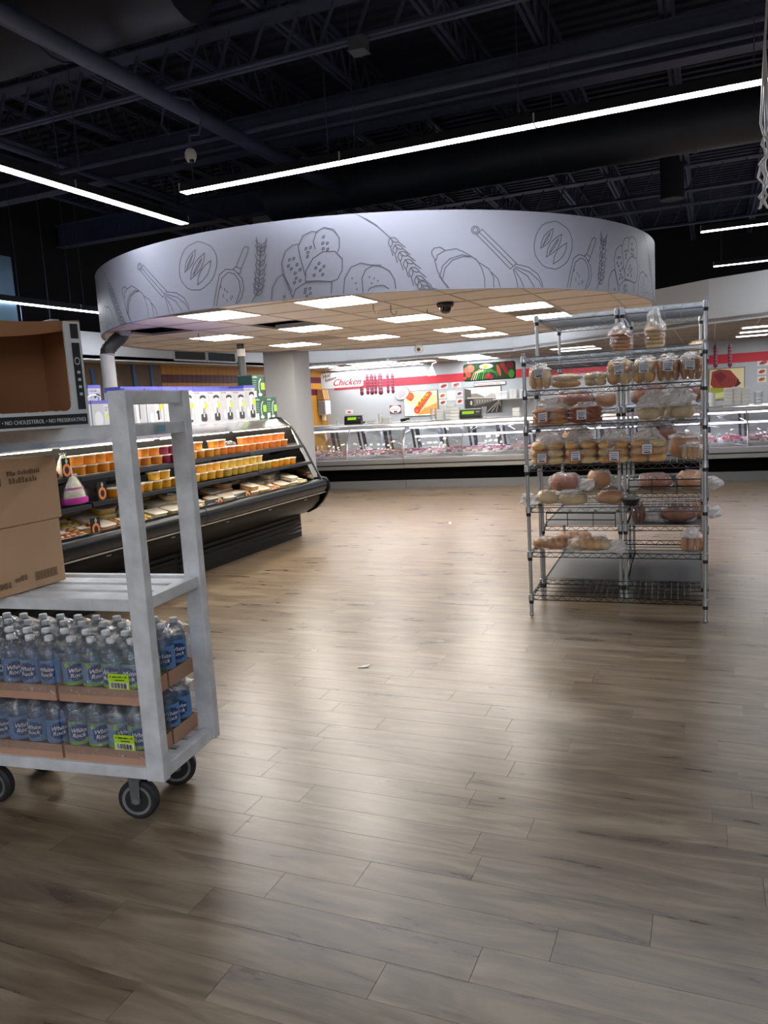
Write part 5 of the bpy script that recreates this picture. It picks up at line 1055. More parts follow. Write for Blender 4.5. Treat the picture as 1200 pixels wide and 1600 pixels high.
def bread(kind, x0, x1, y, z, h_, label, crust='gold', dep=.2, top=.0, tagp=None, rz=0., seed=None, framed=True, bunch=None, group=None):
    """a bag of bread standing between x0 and x1; the thing's base is on the shelf"""
    w_ = (x1 - x0) * .97; t = thing('bread_bag', label, 'bread', ((x0 + x1) / 2, y, z + .005), rz, group); sd = seed if seed is not None else int(abs(x0) * 977 + z * 131) % 97
    c = CR[crust]; r2 = random.Random(sd); cs = [c, CR['pale'] if crust == 'gold' else c, c]
    def roll(cx, cyy, cz, dx, dy, dz, e=.75, mm=None, wob=.05): MB().blob((cx, cyy, cz), (dx, dy, dz), r2.random() * 60, e, wob, 14, 8, ez=.85).build('roll', mm or r2.choice(cs), t, smooth='all')
    if kind == 'hero':
        n = 3
        for l in range(n):
            for s_ in (-1, 1):
                for f in (0, 1): roll(s_ * w_ * .245, -dep * .25 + f * dep * .5, h_ * (l + .5) / n, w_ * .51, dep * .52, h_ / n * 1.12)
    elif kind == 'sub':
        for l in range(2): roll(0, 0, h_ * (l + .5) / 2, w_, dep * .9, h_ / 2 * 1.12)
    elif kind == 'stand':
        n = 3
        for k in range(n): roll(-w_ * .33 + k * w_ * .33, 0, h_ * .5, w_ * .36, dep * .9, h_ * .98)
    elif kind == 'cluster':
        for k in range(2):
            for l in range(2): roll((k - .5) * w_ * .48, -dep * .1, h_ * (.26 + .46 * l), w_ * .52, dep * .75, h_ * .54)
    elif kind == 'loaf':
        roll(0, 0, h_ * .5, w_, dep, h_, 1., None, .09)
        for k in range(4): MB().blob(((k - 1.5) * w_ * .19, (k % 2 - .5) * dep * .1, h_ * .62), (w_ * .17, dep * .62, h_ * .78), k + sd, 1, .1, 12, 7, rz=.5).build('crust_ridge', c, t, smooth='all')
    elif kind == 'braid':
        for k in range(5): MB().blob(((k - 2) * w_ * .185, 0, h_ * .5), (w_ * .33, dep * (1 - .1 * abs(k - 2)), h_ * (1 - .09 * abs(k - 2))), k + sd, 1, .1, 12, 8, rz=.35).build('twist', r2.choice(cs), t, smooth='all')
    elif kind == 'round':
        roll(-w_ * .06, 0, h_ * .45, w_ * .82, dep, h_ * .9, 1); 
    elif kind == 'stack':
        for l in range(5): roll(r2.uniform(-.006, .006), 0, h_ * (l + .5) / 5, w_ * .96, dep, h_ / 5 * 1.15, .6)
    elif kind == 'toast':
        for k in range(4): roll((k - 1.5) * w_ * .24, 0, h_ * .5, w_ * .24, dep * .8, h_ * .95, .5)
    MB().blob((0, 0, h_ * .505), (w_ * 1.07, dep * 1.10, h_ * 1.08), sd, .6, .09, 22, 11, ez=.75).build('bag', M_BAG, t, smooth='all')
    if top: crumple(t, w_ * r2.uniform(-.08, .08), 0, h_ * .86, w_ * .95, dep * .8, top, sd)
    if bunch:
        b = MB(); b.blob((bunch * (w_ * .5 + .05), 0, h_ * .35), (.13, .10, .09), sd + 3, .9, .25, 12, 8); b.build('bag_top', M_CRUMP, t)
    if tagp is not None: price_tag(t, tagp[0] * w_, -dep * .54, tagp[1] * h_, tilt=r2.uniform(-.12, .12), framed=framed)
    return t
YF = 5.50
z2 = S_F[5] + .006
bread('stand', -1.168, -1.03, YF, z2, .15, 'bag of three upright golden rolls at the left end of the second shelf', 'gold', .2, .05, (.1, .72), framed=False)
bread('sub', -1.02, -.815, YF, z2, .088, 'low bag of two long sub rolls on the second shelf, right of the upright rolls', 'gold', .17)
bread('cluster', -.795, -.65, YF, z2, .085, 'small bag of short pale rolls in the middle of the second shelf', 'pale', .16, .02)
for k, (a, b_) in enumerate(((-.643, -.486), (-.480, -.337), (-.332, -.192), (-.188, -.056))):
    bread('cluster' if k < 2 else 'stand', a, b_, YF - .01, z2, .155, ['upright bag of knotted rolls, first of four tall bags on the second shelf', 'upright bag of knotted rolls with white label, second of the four tall bags', 'upright bag of seeded bread with white label, third of the four tall bags', 'upright bag of seeded bread with white label at the right end of the second shelf'][k], 'gold' if k < 2 else 'seed', .17, .045, (.02 if k != 3 else -.05, .62), framed=False)
z3 = S_F[4] + .006
bread('hero', -1.15, -.90, YF, z3, .105, 'bag of brown hero rolls with framed label, left end of third shelf', 'brown', .25, .09, (-.16, .5))
bread('hero', -.893, -.69, YF + .02, z3, .105, 'bag of darker brown hero rolls with a framed label, second on the third shelf', 'dark', .24, .05, (-.08, .55))
bread('round', -.47, -.27, YF - .03, z3, .095, 'bag of round floury bread with a crumpled bag top on the third shelf', 'pale', .19, .11)
bread('round', -.265, -.06, YF - .03, z3, .10, 'bag of round floury bread at the right end of the third shelf', 'pale', .19, .12)
bread('round', -.36, -.17, YF + .17, z3, .13, 'bag of pale rolls behind the two round breads on the third shelf', 'gold', .17, .08)
z4 = S_F[3] + .006
for k, (a, b_) in enumerate(((-1.165, -.935), (-.930, -.716), (-.712, -.506), (-.502, -.275))):
    bread('hero', a, b_, YF, z4, .145 if k != 1 else .15, 'bag of stacked golden hero rolls, %s from the left on the fourth shelf' % ORD[k], 'gold', .26, .11, ((-.12, .33), (-.12, .38), (.06, .33), (.0, .62))[k])
bread('toast', -.185, -.05, YF, z4, .1, 'small pack of sliced toast at the right end of the fourth shelf', 'gold', .13, .03)
bread('loaf', -.27, -.06, YF + .2, z4, .16, 'large brown loaf bag behind the toast on the fourth shelf', 'brown', .2, .04)
z5 = S_F[2] + .006
bread('loaf', -1.155, -.985, YF + .03, z5, .092, 'pale loaf bag with a white price label at the left of the fifth shelf', 'gold', .15, 0, None, R(8), bunch=-1)
bread('loaf', -.99, -.785, YF - .05, z5, .088, 'short pale baguette bag with two white labels at the front of the fifth shelf', 'pale', .12, .03, None, R(-6))
bread('loaf', -.735, -.545, YF + .0, z5, .09, 'brown loaf bag near the middle of the fifth shelf', 'brown', .14, 0, None, R(5))
for (n_, x, y, zz) in (('a', -1.08, YF + .02, .096), ('b', -.89, YF - .06, .092), ('c', -.65, YF - .01, .094)): pass
t = thing('dip_tub', 'shallow black tub with a clear lid on the fifth shelf beside the brown loaf', 'tub', (-.505, YF - .05, z5))
MB().lathe([(.045, 0), (.062, .04), (.064, .044), (.058, .044), (.045, .01), (0, .008)], 18).build('tub', M_BLACK, t, smooth=True); MB().lathe([(.066, .044), (.062, .052), (.05, .062), (0, .064)], 18).build('lid', M_CLEAR, t, smooth=True)
z6 = S_F[1] + .006
bread('braid', -1.165, -.935, YF - .04, z6, .085, 'long sub loaf bag at the left of the sixth shelf', 'brown', .13, 0, None, R(3), bunch=1)
bread('braid', -1.03, -.79, YF + .13, z6, .095, 'long sub loaf bag behind the two front ones on the sixth shelf', 'brown', .13, 0, None, R(-4), bunch=1)
bread('braid', -.905, -.64, YF - .06, z6, .09, 'long golden sub loaf bag right of the other on the sixth shelf', 'gold', .13, 0, None, R(-3), bunch=1)
bread('stand', -.19, -.055, YF - .03, z6, .115, 'upright bag of crusty bread at the right end of the sixth shelf', 'brown', .15, .06)
z1 = S_F[6] + .006
bread('stack', -.64, -.50, YF + .17, z1, .12, 'stack of flat breads in a tall clear bag on the top shelf, left one', 'brown', .15, .09)
bread('stack', -.415, -.29, YF + .15, z1, .13, 'stack of round flat breads in a clear bag on the top shelf, right one', 'gold', .14, .14)
# on the tall racks
def tb_(kind, x0, x1, y, lv, h_, label, crust, dep=.25, **k): return bread(kind, x0, x1, y, S_T[lv] + .006, h_, label, crust, dep, **k)
tb_('loaf', -.16, -.03, 6.35, 5, .10, 'round loaf bag at the right post on the tall right rack, upper shelf', 'gold', .2)
tb_('loaf', -1.12, -.82, 6.15, 4, .13, 'dark loaf bag on the tall left rack behind the third shelf', 'dark', .2)
tb_('loaf', -.82, -.66, 6.2, 4, .11, 'second dark loaf bag on the tall left rack beside the first', 'brown', .2, top=.05)
tb_('loaf', -.55, -.30, 6.15, 4, .13, 'dark loaf bag on the tall right rack behind the third shelf', 'dark', .22)
tb_('loaf', -.28, -.05, 6.15, 4, .13, 'second dark loaf bag on the tall right rack by the right post', 'dark', .22, top=.06)
tb_('loaf', -1.17, -.94, 6.1, 2, .135, 'big ridged brown loaf bag low on the tall left rack', 'dark', .2, bunch=1)
tb_('loaf', -.90, -.72, 6.25, 2, .14, 'brown loaf bag with crumpled white end low on the tall left rack', 'brown', .2, bunch=1)
tb_('loaf', -.51, -.27, 6.12, 2, .12, 'dark rye loaf bag low on the tall right rack', 'dark', .2, bunch=-1)
tb_('loaf', -.24, -.04, 6.12, 2, .135, 'tan loaf bag low on the tall right rack at the right post', 'brown', .2, bunch=1)
tb_('stand', -.555, -.465, 6.1, 1, .15, 'narrow upright dark bread bag by the middle posts, low shelf', 'dark', .15)
tb_('loaf', -.36, -.10, 6.12, 1, .13, 'large dark loaf bag on the lower shelf of the tall right rack', 'dark', .2, bunch=-1)
tb_('loaf', -.14, -.04, 6.35, 1, .13, 'tan loaf bag with its white bag end sticking out right of the rack', 'brown', .18, bunch=1)
tb_('loaf', -.5, -.25, 6.3, 3, .14, 'dark loaf bag on the middle shelf of the tall right rack', 'dark', .25, top=.05)
tb_('round', -1.12, -.9, 6.4, 3, .13, 'brown round loaf bag on the middle shelf of the tall left rack', 'brown', .22, top=.06)

# ------------------------------------------------------------------ deli counter
DRZ = math.atan(.075)
def DY(x): return 13.55 + .075 * x
M_DSTEEL = mat('deli satin steel', '#aeb0b2', .3, .75, .04, 2)
M_DDARK = mat('deli dark frame', '#33343c', .4, .4)
M_DWHITE = mat('deli liner white', '#d9d6dc', .4)
M_KICK = mat('grey kick panel', '#5d5e60', .5)
DU = [(-7.33, -5.15), (-5.15, -2.97), (-2.97, -.62), (-.62, 1.68), (1.68, 4.0)]
UN = ['left', 'second', 'third', 'fourth', 'fifth']
for u, (xa, xb) in enumerate(DU):
    t = thing('deli_case', 'steel and curved glass deli case, %s unit of the long counter' % UN[u], 'display case', (xa, DY(xa), 0), DRZ); L_ = (xb - xa) / math.cos(DRZ)
    e = .004
    MB().prism([(.10, 0), (.12, .145), (.95, .145), (.95, 0)], e, L_ - e, 'x').build('kick_panel', M_KICK, t)
    MB().prism([(.16, .145), (.16, .37), (.95, .37), (.95, .145)], e, L_ - e, 'x').build('recess', mat('deli black recess', '#030303', .8, spec=.05), t)
    MB().prism([(.02, .375), (.012, .44), (.95, .44), (.95, .365), (.06, .365)], e, L_ - e, 'x').build('lower_band', M_DSTEEL, t)
    MB().prism([(.04, .44), (.04, .462), (.95, .462), (.95, .44)], e, L_ - e, 'x').build('shadow_gap', M_BLACK, t)
    MB().prism([(.0, .466), (-.004, .535), (.01, .548), (.95, .548), (.95, .462), (.0, .462)], e, L_ - e, 'x').build('bumper_band', M_DSTEEL, t, bev=.004)
    MB().prism([(.02, .548), (.02, .556), (.06, .556), (.06, .60), (.86, .66), (.86, .548)], e, L_ - e, 'x').build('product_deck', M_DWHITE, t)
    gp = [(.025, .556), (.035, .68), (.065, .82), (.12, .95), (.20, 1.05), (.30, 1.115)]
    for k in range(2):
        b = MB(); b.strip(gp, k * L_ / 2 + .014, (k + 1) * L_ / 2 - .014, 'x'); g_ = b.build('glass_pane', M_GLASS, t, smooth='all'); s_ = g_.modifiers.new('thick', 'SOLIDIFY'); s_.thickness = .006
    for xx in (.006, L_ / 2, L_ - .006): MB().tube([(xx, y - .002, z) for y, z in gp], .013, 6).build('mullion', M_DSTEEL, t, smooth=True)
    MB().prism([(.285, 1.10), (.265, 1.13), (.275, 1.175), (.32, 1.20), (.45, 1.20), (.45, 1.17), (.33, 1.10)], e, L_ - e, 'x').build('top_rail', mat('deli bright rail', '#dfe0e1', .18, .7), t, smooth=True)
    MB().box(e, .45, 1.17, L_ - e, .98, 1.195).build('counter_top', M_DSTEEL, t)
    for zz, yy in ((1.085, .36),) + (((.905, .70),) if u >= 1 else ()): MB().tube([(.05, yy, zz), (L_ - .05, yy, zz)], .014, 8).build('light_tube', E_DELI, t)
    if u >= 1: MB().box(.05, .70, .918, L_ - .05, .84, .926).build('inner_shelf', M_DWHITE, t)
    for k in range(4):
        x0 = .08 + k * L_ / 4
        d_ = MB(); y0, y1 = .90, .78
        for (p, q) in (((x0, y0, .665), (x0 - .03, y1, 1.165)), ((x0 + L_ / 4 - .1, y0, .665), (x0 + L_ / 4 - .13, y1, 1.165))): d_.bar(p, q, .04 if k % 2 else .07, .02, (0, 1, 0))
        for (p, q) in (((x0, y0, .67), (x0 + L_ / 4 - .1, y0, .67)), ((x0 - .03, y1, 1.15), (x0 + L_ / 4 - .13, y1, 1.15))): d_.bar(p, q, .02, .02)
        o = d_.build('sliding_door', M_DDARK, t)
        MB().add([(x0, y0, .66), (x0 + L_ / 4 - .1, y0, .66), (x0 + L_ / 4 - .13, y1, 1.16), (x0 - .03, y1, 1.16)], [(0, 1, 2, 3)]) if False else None
        gl = MB(); gl.prism([(y0, .68), (y0 + .004, .68), (y1 + .004, 1.145), (y1, 1.145)], x0 + .0, x0 + L_ / 4 - .12, 'x'); gl.build('door_glass', M_GLASS, o)
    # trays of meat and their price cards
    pal = [['#c58a92', '#b97a86', '#caa0a0', '#b58a80'], ['#a9687e', '#bd8a98', '#9d5a70', '#c7a39a'], ['#b3233a', '#c4485a', '#a81f38', '#d0622e'], ['#b9506a', '#c77a8a', '#a83a5a', '#b98a7a'], ['#b9506a', '#c77a8a', '#a83a5a', '#b98a7a']][u]
    nt_ = 6
    if u > 3: continue
    for k in range(nt_):
        cx = L_ * (k + .5) / nt_
        for row in range(2):
            c = pal[(k + row * 2) % 4]; yy = .22 + row * .32; zz = .604 + (yy - .06) * .075
            ca, sa = math.cos(DRZ), math.sin(DRZ)
            mt_ = thing('meat_tray', 'white tray of sliced meat in the %s deli case, %s row, %s from the left' % (UN[u], ['front', 'back'][row], ORD[k]), 'meat tray', (xa + cx * ca - yy * sa, DY(xa) + cx * sa + yy * ca, zz), DRZ, 'meat trays in the deli cases')
            tr = MB(); tr.box(-.15, -.14, 0, .15, .14, .008); tr.box(-.15, -.14, .008, .15, -.132, .03); tr.box(-.15, .132, .008, .15, .14, .03); tr.box(-.15, -.132, .008, -.142, .132, .03); tr.box(.142, -.132, .008, .15, .132, .03)
            trO = tr.build('tray', M_WHITE, mt_); trO.rotation_euler[0] = R(4.3)
            r2 = random.Random(u * 100 + k * 10 + row)
            for q in range(6):
                MB().blob(((q % 3 - 1) * .09 + r2.uniform(-.01, .01), (q // 3 - .5) * .12, .03 + r2.random() * .012), (.11, .14, .05 + .03 * r2.random()), r2.random() * 50, .8, .14, 9, 5).build('meat_slice', mat('meat ' + c, c, .35, 0, .28, 16, coat=.2), mt_, smooth='all')
            if row == 0 or k % 2:
                py = yy - .155 if row == 0 else yy + .05
                pt = thing('price_card', 'white price card standing in the %s deli case, %s row, %s from the left' % (UN[u], ['front', 'back'][row], ORD[k]), 'price card', (xa + (cx + .03) * ca - py * sa, DY(xa) + (cx + .03) * sa + py * ca, .606 + (.0 if row == 0 else .09)), DRZ, 'price cards in the deli cases')
                MB().prism([(0, 0), (.004, 0), (.024, .06), (.02, .06)], -.05, .05, 'x').build('card', cm('#efeaf3'), pt)
                P_ = Print(lambda a, b_, l: (a, -.0006 - .0004 * l + b_ * .333, b_)); P_.rect(-.035, .036, .035, .048, '#c9a0b4'); P_.rect(-.035, .012, .01, .026, '#8a6a90'); P_.build('print', pt)

# things standing on the deli counter
def on_deli(x, back=.6): return (x - back * math.sin(DRZ), DY(x) + back * math.cos(DRZ))
ZD = 1.196
def scale(x, w_, label):
    px, py = on_deli(x, .62); t = thing('deli_scale', label, 'scale', (px, py, ZD), DRZ)
    MB().box(-w_ / 2, -.12, .0, w_ / 2, .14, .05).build('base', M_BLACK, t, bev=.008)
    MB().prism([(-.12, .05), (-.09, .16), (-.02, .165), (.02, .05)], -w_ / 2, w_ / 2, 'x').build('display_housing', mat('scale charcoal', '#232427', .4), t, bev=.006)
    P_ = Print(lambda a, b_, l: (a, -.121 + .03 * (b_ / .11) - .0006 * l, .05 + b_)); P_.rect(-w_ * .30, .035, w_ * .22, .085, '#5c6b2c'); P_.cols[0] = E_GREEN
    P_.build('display', t)
    MB().box(-w_ / 2 - .02, -.02, .165, w_ / 2 - .02, .2, .175).build('platter', M_DSTEEL, t)
    MB().box(w_ * .3, -.105, .07, w_ * .46, -.09, .13).build('keypad', mat('keypad grey', '#8d9093', .5), t)
scale(-6.27, .34, 'black deli scale with a green display on the left of the counter'); scale(-4.02, .42, 'black deli scale with a green display near the train picture')
def cups(x, w_, h_, label, kind='cup', back=.62, z=ZD, cat='containers', colr=None):
    px, py = on_deli(x, back); m_ = colr or mat('foam white', '#eceeee', .6); r_ = w_ / 2
    t = thing({'cup': 'cup_stack', 'box': 'container_stack', 'tub': 'tub_stack'}[kind], label, cat, (px, py, z), DRZ)
    n = max(2, int(h_ / .05))
    if kind == 'box':
        for i in range(n): MB().box(-r_, -.07, h_ * i / n + .002, r_, .07, h_ * (i + 1) / n - .002).build('container', m_, t, bev=.01)
    else:
        for i in range(n):
            z0, z1 = h_ * i / n, h_ * (i + 1) / n
            pr = [(r_ * .8, z0), (r_ * .92, z1 - .008), (r_, z1 - .006), (r_, z1 - .001), (r_ * .8, z1)]
            MB().lathe(pr, 16).build('container', m_, t, smooth=True)
M_CLEART = film('clear tub', haze=.3, gloss=.12, bump=0)
cups(-5.93, .15, .07, 'low white paper boat stack right of the left scale', 'box'); cups(-5.74, .11, .18, 'tall white cup stack on the deli counter left of the hot dog poster', 'cup'); cups(-5.61, .15, .11, 'short white container stack beside the tall cups', 'box')
cups(-4.71, .13, .22, 'clear lidded tub stack left of the white containers', 'tub', colr=M_CLEART); cups(-4.57, .14, .2, 'white container stack, left of the three by the second scale', 'box'); cups(-4.40, .17, .28, 'tallest white container stack by the second scale', 'box', .72); cups(-4.27, .16, .22, 'white container stack right against the second scale', 'box', .5)
cups(-3.76, .1, .2, 'clear cup stack right of the second scale', 'cup', colr=M_CLEART); cups(-3.18, .13, .15, 'white paper bag shaped container at the rack end of the counter', 'box')
cups(.05, .12, .23, 'upside-down white cup stack right of the bread rack', 'cup'); cups(.295, .125, .29, 'left one of three tall white container stacks right of the bread rack', 'box'); cups(.425, .125, .30, 'middle one of three tall white container stacks right of the bread rack', 'box', .66); cups(.555, .12, .28, 'right one of three tall white container stacks right of the bread rack', 'box')
cups(.75, .15, .2, 'clear tub stack at the right edge on the deli counter', 'tub', colr=M_CLEART); cups(-6.62, .09, .1, 'small white sauce cup left of the left scale', 'cup')
px, py = on_deli(-5.22); t = thing('film_wrapper', 'dark roll wrapper lying on the deli counter below the hot dog poster', 'wrapper', (px, py, ZD), DRZ)
MB().tube([(-.12, 0, .03), (.05, 0, .05)], .03, 12).build('roll', M_BLACK, t, smooth=True); MB().box(.0, -.05, 0, .18, .06, .03).build('tray', M_WHITE, t, bev=.005)

# wall signs, posters and shelves behind the deli; Y of the wall face = 18.3
def poster(x0, x1, z0, z1, label, cat='poster', name='wall_poster', y=18.3, depth=.02, frame='#2b2b2d', bg='#ffffff', rz=0., loc=None):
    t = thing(name, label, cat, (x0, y - .001, z0)); w_, h_ = x1 - x0, z1 - z0
    MB().box(0, -depth, 0, w_, 0, h_).build('board', cm(frame), t, bev=.004)
    P_ = Print(plane_map((0, -depth, 0), (1, 0, 0), (0, 0, 1), .0008, .001)); b = .012
    P_.rect(b, b, w_ - b, h_ - b, bg)
    return t, P_, w_, h_
t, P_, w_, h_ = poster(-7.06, -6.16, 1.2, 1.82, 'poster of a hot dog with mustard in a bun on the deli wall', bg='#f6ead0')
def U(a, b): return (a * w_, b * h_)
def up_(pts, c): P_.poly([U(*p) for p in pts], c)
up_([(.02, .03), (.3, .03), (.25, .3), (.02, .6)], '#dff0f2'); up_([(.4, .06), (.98, .1), (.98, .75), (.8, .6), (.6, .32)], '#f0a24e'); up_([(.62, .3), (.98, .5), (.98, .88), (.8, .72)], '#f6d9a0')
up_([(.1, .55), (.3, .5), (.55, .75), (.5, .95), (.1, .95)], '#f3d9a4'); P_.ell(*U(.2, .8), .12 * w_, .17 * h_, '#e0603c', 18, -.6); P_.ell(*U(.22, .66), .04 * w_, .05 * h_, '#b9492c')
up_([(.3, .3), (.42, .1), (.85, .86), (.7, .93)], '#d95a34'); P_.ell(*U(.39, .24), .09 * w_, .14 * h_, '#d34a30'); P_.ell(*U(.38, .22), .04 * w_, .06 * h_, '#ea7a58'); P_.ell(*U(.765, .88), .065 * w_, .08 * h_, '#dd6238')
P_.line([U(.38, .42), U(.46, .46), U(.46, .54), U(.54, .58), U(.54, .66), U(.62, .7), U(.64, .79), U(.72, .83)], .045, '#f2cf30'); P_.build('print', t)
t = thing('oval_sign', 'white oval sign with purple lettering overlapping the hot dog poster', 'sign', (-7.08, 18.27, 1.77))
b = MB(); n = 28; ca, sa = math.cos(R(28)), math.sin(R(28))
ov = [(.2 * math.cos(a) * ca - .135 * math.sin(a) * sa, .2 * math.cos(a) * sa + .135 * math.sin(a) * ca) for a in (2 * math.pi * i / n for i in range(n))]
b.prism(ov, 0, .012, 'y'); b.build('board', cm('#2b2b2d'), t)
P_ = Print(plane_map((0, 0, 0), (1, 0, 0), (0, 0, 1), .0008, .001)); P_.poly([(x * .94, z * .94) for x, z in ov], '#f4f0f4')
for k in range(3):
    for j in range(9 - (k != 1) * 1): a0 = -.125 + j * .029; P_.poly([(a0 * ca - (z_) * sa, a0 * sa + z_ * ca) if False else (aa * ca - zz * sa, aa * sa + zz * ca) for aa, zz in ((a0, .045 - k * .055), (a0 + .02, .045 - k * .055), (a0 + .02, .075 - k * .055), (a0, .075 - k * .055))], '#a5679e')
P_.build('print', t)
t, P_, w_, h_ = poster(-7.44, -7.14, 1.3, 1.5, 'small sign with a white oval on dark red corners beside the hot dog poster', 'sign', 'small_sign', frame='#8a2f42', bg='#8a2f42')
P_.ell(w_ / 2, h_ / 2, w_ * .49, h_ * .48, '#f3eef0'); P_.rect(w_ * .36, h_ * .08, w_ * .66, h_ * .3, '#4a4a50'); 
for j in range(7): P_.rect(w_ * (.16 + j * .1), h_ * .44, w_ * (.23 + j * .1), h_ * .58, '#b9a7b4')
P_.build('print', t)
t, P_, w_, h_ = poster(-5.5, -4.58, 1.2, 1.82, 'black and white photograph of an elevated train on the deli wall', bg='#eeeeea')
up_([(.02, .97), (.2, .9), (.2, .58), (.02, .56)], '#57544f'); up_([(.2, .75), (.35, .76), (.55, .62), (.55, .56), (.2, .58)], '#8a8780'); up_([(.55, .6), (.75, .74), (.97, .62), (.97, .54), (.55, .55)], '#b9b6b0')
up_([(.02, .58), (.3, .58), (.95, .53), (.95, .47), (.3, .28), (.02, .2)], '#6f6b66'); up_([(.02, .55), (.25, .54), (.25, .25), (.02, .2)], '#2e2b29'); up_([(.02, .2), (.3, .28), (.95, .47), (.98, .48), (.98, .02), (.02, .02)], '#3c3a38')
for k in range(6): up_([(.34 + k * .07, .52 - k * .003), (.37 + k * .07, .52 - k * .003), (.37 + k * .07, .38 + k * .012), (.34 + k * .07, .37 + k * .012)], '#a5a19a')
P_.ell(*U(.2, .40), .035 * w_, .09 * h_, '#c9c5bd', 10); P_.ell(*U(.245, .40), .02 * w_, .07 * h_, '#1c1a19', 10)
for k in range(3): P_.line([U(.62 + k * .12, .03), U(.93, .44 - k * .03)], .016, '#bdbab4')
up_([(.1, .62), (.4, .60), (.95, .55), (.95, .535), (.4, .57), (.1, .58)], '#d9d6d0'); P_.build('print', t)
t, P_, w_, h_ = poster(-5.24, -4.46, 1.835, 1.92, 'long narrow white sign with faint red lettering above the train photograph', 'sign', 'small_sign', frame='#4a3a3c', bg='#f6f1ee')
for k in range(3):
    for j in range((10, 5, 5)[k]): P_.rect(.08 + (0, .28, .45)[k] + j * .026, .025, .08 + (0, .28, .45)[k] + j * .026 + .018, .055, '#d98a80')
P_.build('print', t)
# small food pictures
def foodpic(x0, x1, z0, z1, c1, label):
    t, P_, w_, h_ = poster(x0, x1, z0, z1, label, 'picture', 'food_picture', depth=.006, frame='#efe9e4', bg='#f2ece6'); P_.ell(w_ * .5, h_ * .5, w_ * .38, h_ * .3, c1, 14, .3); P_.ell(w_ * .4, h_ * .55, w_ * .15, h_ * .12, '#8a2f3c', 10); P_.build('print', t)
foodpic(-6.11, -5.89, 1.83, 1.96, '#b0485a', 'small picture of sliced meat on the wall, upper left of the group'); foodpic(-5.79, -5.57, 1.84, 1.97, '#c4707a', 'small picture of sliced meat on the wall, upper right of the group')
foodpic(-6.13, -5.95, 1.60, 1.73, '#c87a3c', 'small picture of food right of the hot dog poster, upper'); foodpic(-6.13, -5.95, 1.44, 1.56, '#a8503c', 'small picture of food right of the hot dog poster, lower')
foodpic(-5.69, -5.53, 1.63, 1.75, '#a04858', 'small picture of food left of the train photograph, upper'); foodpic(-5.69, -5.53, 1.44, 1.57, '#b04a34', 'small picture of food left of the train photograph, lower')
foodpic(.88, 1.1, 1.88, 2.0, '#b0606a', 'small food picture at the right edge of the wall, top'); foodpic(.88, 1.05, 1.70, 1.82, '#c05a3c', 'small food picture at the right edge of the wall, middle'); foodpic(.88, 1.05, 1.54, 1.66, '#c4783c', 'small food picture at the right edge of the wall, bottom')
t, P_, w_, h_ = poster(-5.93, -5.71, 1.54, 1.77, 'blank white sheet pinned between the small food pictures', 'notice', 'wall_notice', depth=.004, frame='#eef0f0', bg='#f0f2f2'); P_.build('print', t)
t, P_, w_, h_ = poster(-8.68, -8.46, 1.34, 1.45, 'small pale notice with red print on the wall above the left scale', 'notice', 'wall_notice', depth=.005, frame='#f0e3e3', bg='#f3e9e8'); P_.rect(.07, .03, .15, .07, '#c04a50'); P_.build('print', t)
t, P_, w_, h_ = poster(-.06, .64, 1.22, 1.88, 'poster of sliced roast beef and lettuce right of the bread rack', bg='#e9dcae')
up_([(.1, .9), (.3, .97), (.6, .93), (.85, .6), (.8, .4), (.5, .3), (.2, .3), (.05, .5)], '#a03c34'); up_([(.15, .8), (.35, .9), (.5, .75), (.3, .5)], '#7c2434'); up_([(.05, .4), (.3, .38), (.65, .36), (.6, .05), (.05, .05)], '#a9b83a'); up_([(.1, .2), (.4, .25), (.55, .1), (.2, .05)], '#dfe6a0')
for k in range(6): P_.line([U(.3 + k * .08, .85 - k * .04), U(.36 + k * .08, .45 - k * .02)], .012, '#6e2420')
up_([(.8, .62), (.9, .5), (.82, .42), (.74, .4)], '#4a2418'); P_.build('print', t)
# wall shelf with white boxes
ws = thing('wall_shelf', 'narrow white shelf on the deli wall beside the train photograph', 'shelf', (-4.72, 18.0, 1.49)); MB().box(0, 0, 0, .95, .29, .02).build('board', M_WHITE, ws)
for x in (.1, .8): MB().prism([(.29, 0), (.29, -.16), (.08, 0)], x, x + .02, 'x').build('bracket', M_WHITE, ws)
for k, (x, w_, h_) in enumerate(((-4.66, .27, .17), (-4.33, .16, .2), (-4.1, .18, .19))):
    t = thing('white_carton', ['white box on the wall shelf by the train photograph, left', 'white box on the wall shelf, middle', 'white box on the wall shelf, right behind the rack post'][k], 'box', (x, 18.06, 1.512)); MB().box(0, 0, 0, w_, .16, h_).build('carton', mat('foam white', '#eceeee'), t, bev=.008); MB().box(w_ * .45, -.001, h_ * .2, w_ * .55, 0, h_ * .9).build('seam_tape', cm('#d8dadc'), t)
# hanging sign and vegetable board
HK = 1.118
t = thing('hanging_sign', 'hanging white sign lettered for rotisserie chicken over the left of the deli', 'sign', (-8.657, 17.0, 1.992)); t.scale = (HK, HK, HK); w_, h_ = .98, .32
b = MB(); pts = []
for (cx, cz, st) in ((w_ - .04, h_ - .04, 0), (.04, h_ - .04, 90), (.04, .04, 180), (w_ - .04, .04, 270)):
    for i in range(5): a = R(st + 22.5 * i); pts.append((cx + .04 * math.cos(a), cz + .04 * math.sin(a)))
b.prism(pts, 0, .02, 'y'); b.build('board', cm('#eef0f0'), t)
P_ = Print(plane_map((0, 0, 0), (1, 0, 0), (0, 0, 1), .0006, .001)); P_.rect(.02, .02, .5, h_ - .02, '#dfe4e6')
P_.text('Hot!', .05, .21, .10, '#6e1f3a', rot=R(12), shear=.4, bold=.003); P_.text('Rotisserie', .10, .135, .095, '#6e1f3a', rot=R(12), shear=.4, sx=.72, bold=.003); P_.text('Chicken', .26, .045, .20, '#b51f38', shear=.45, bold=.004)
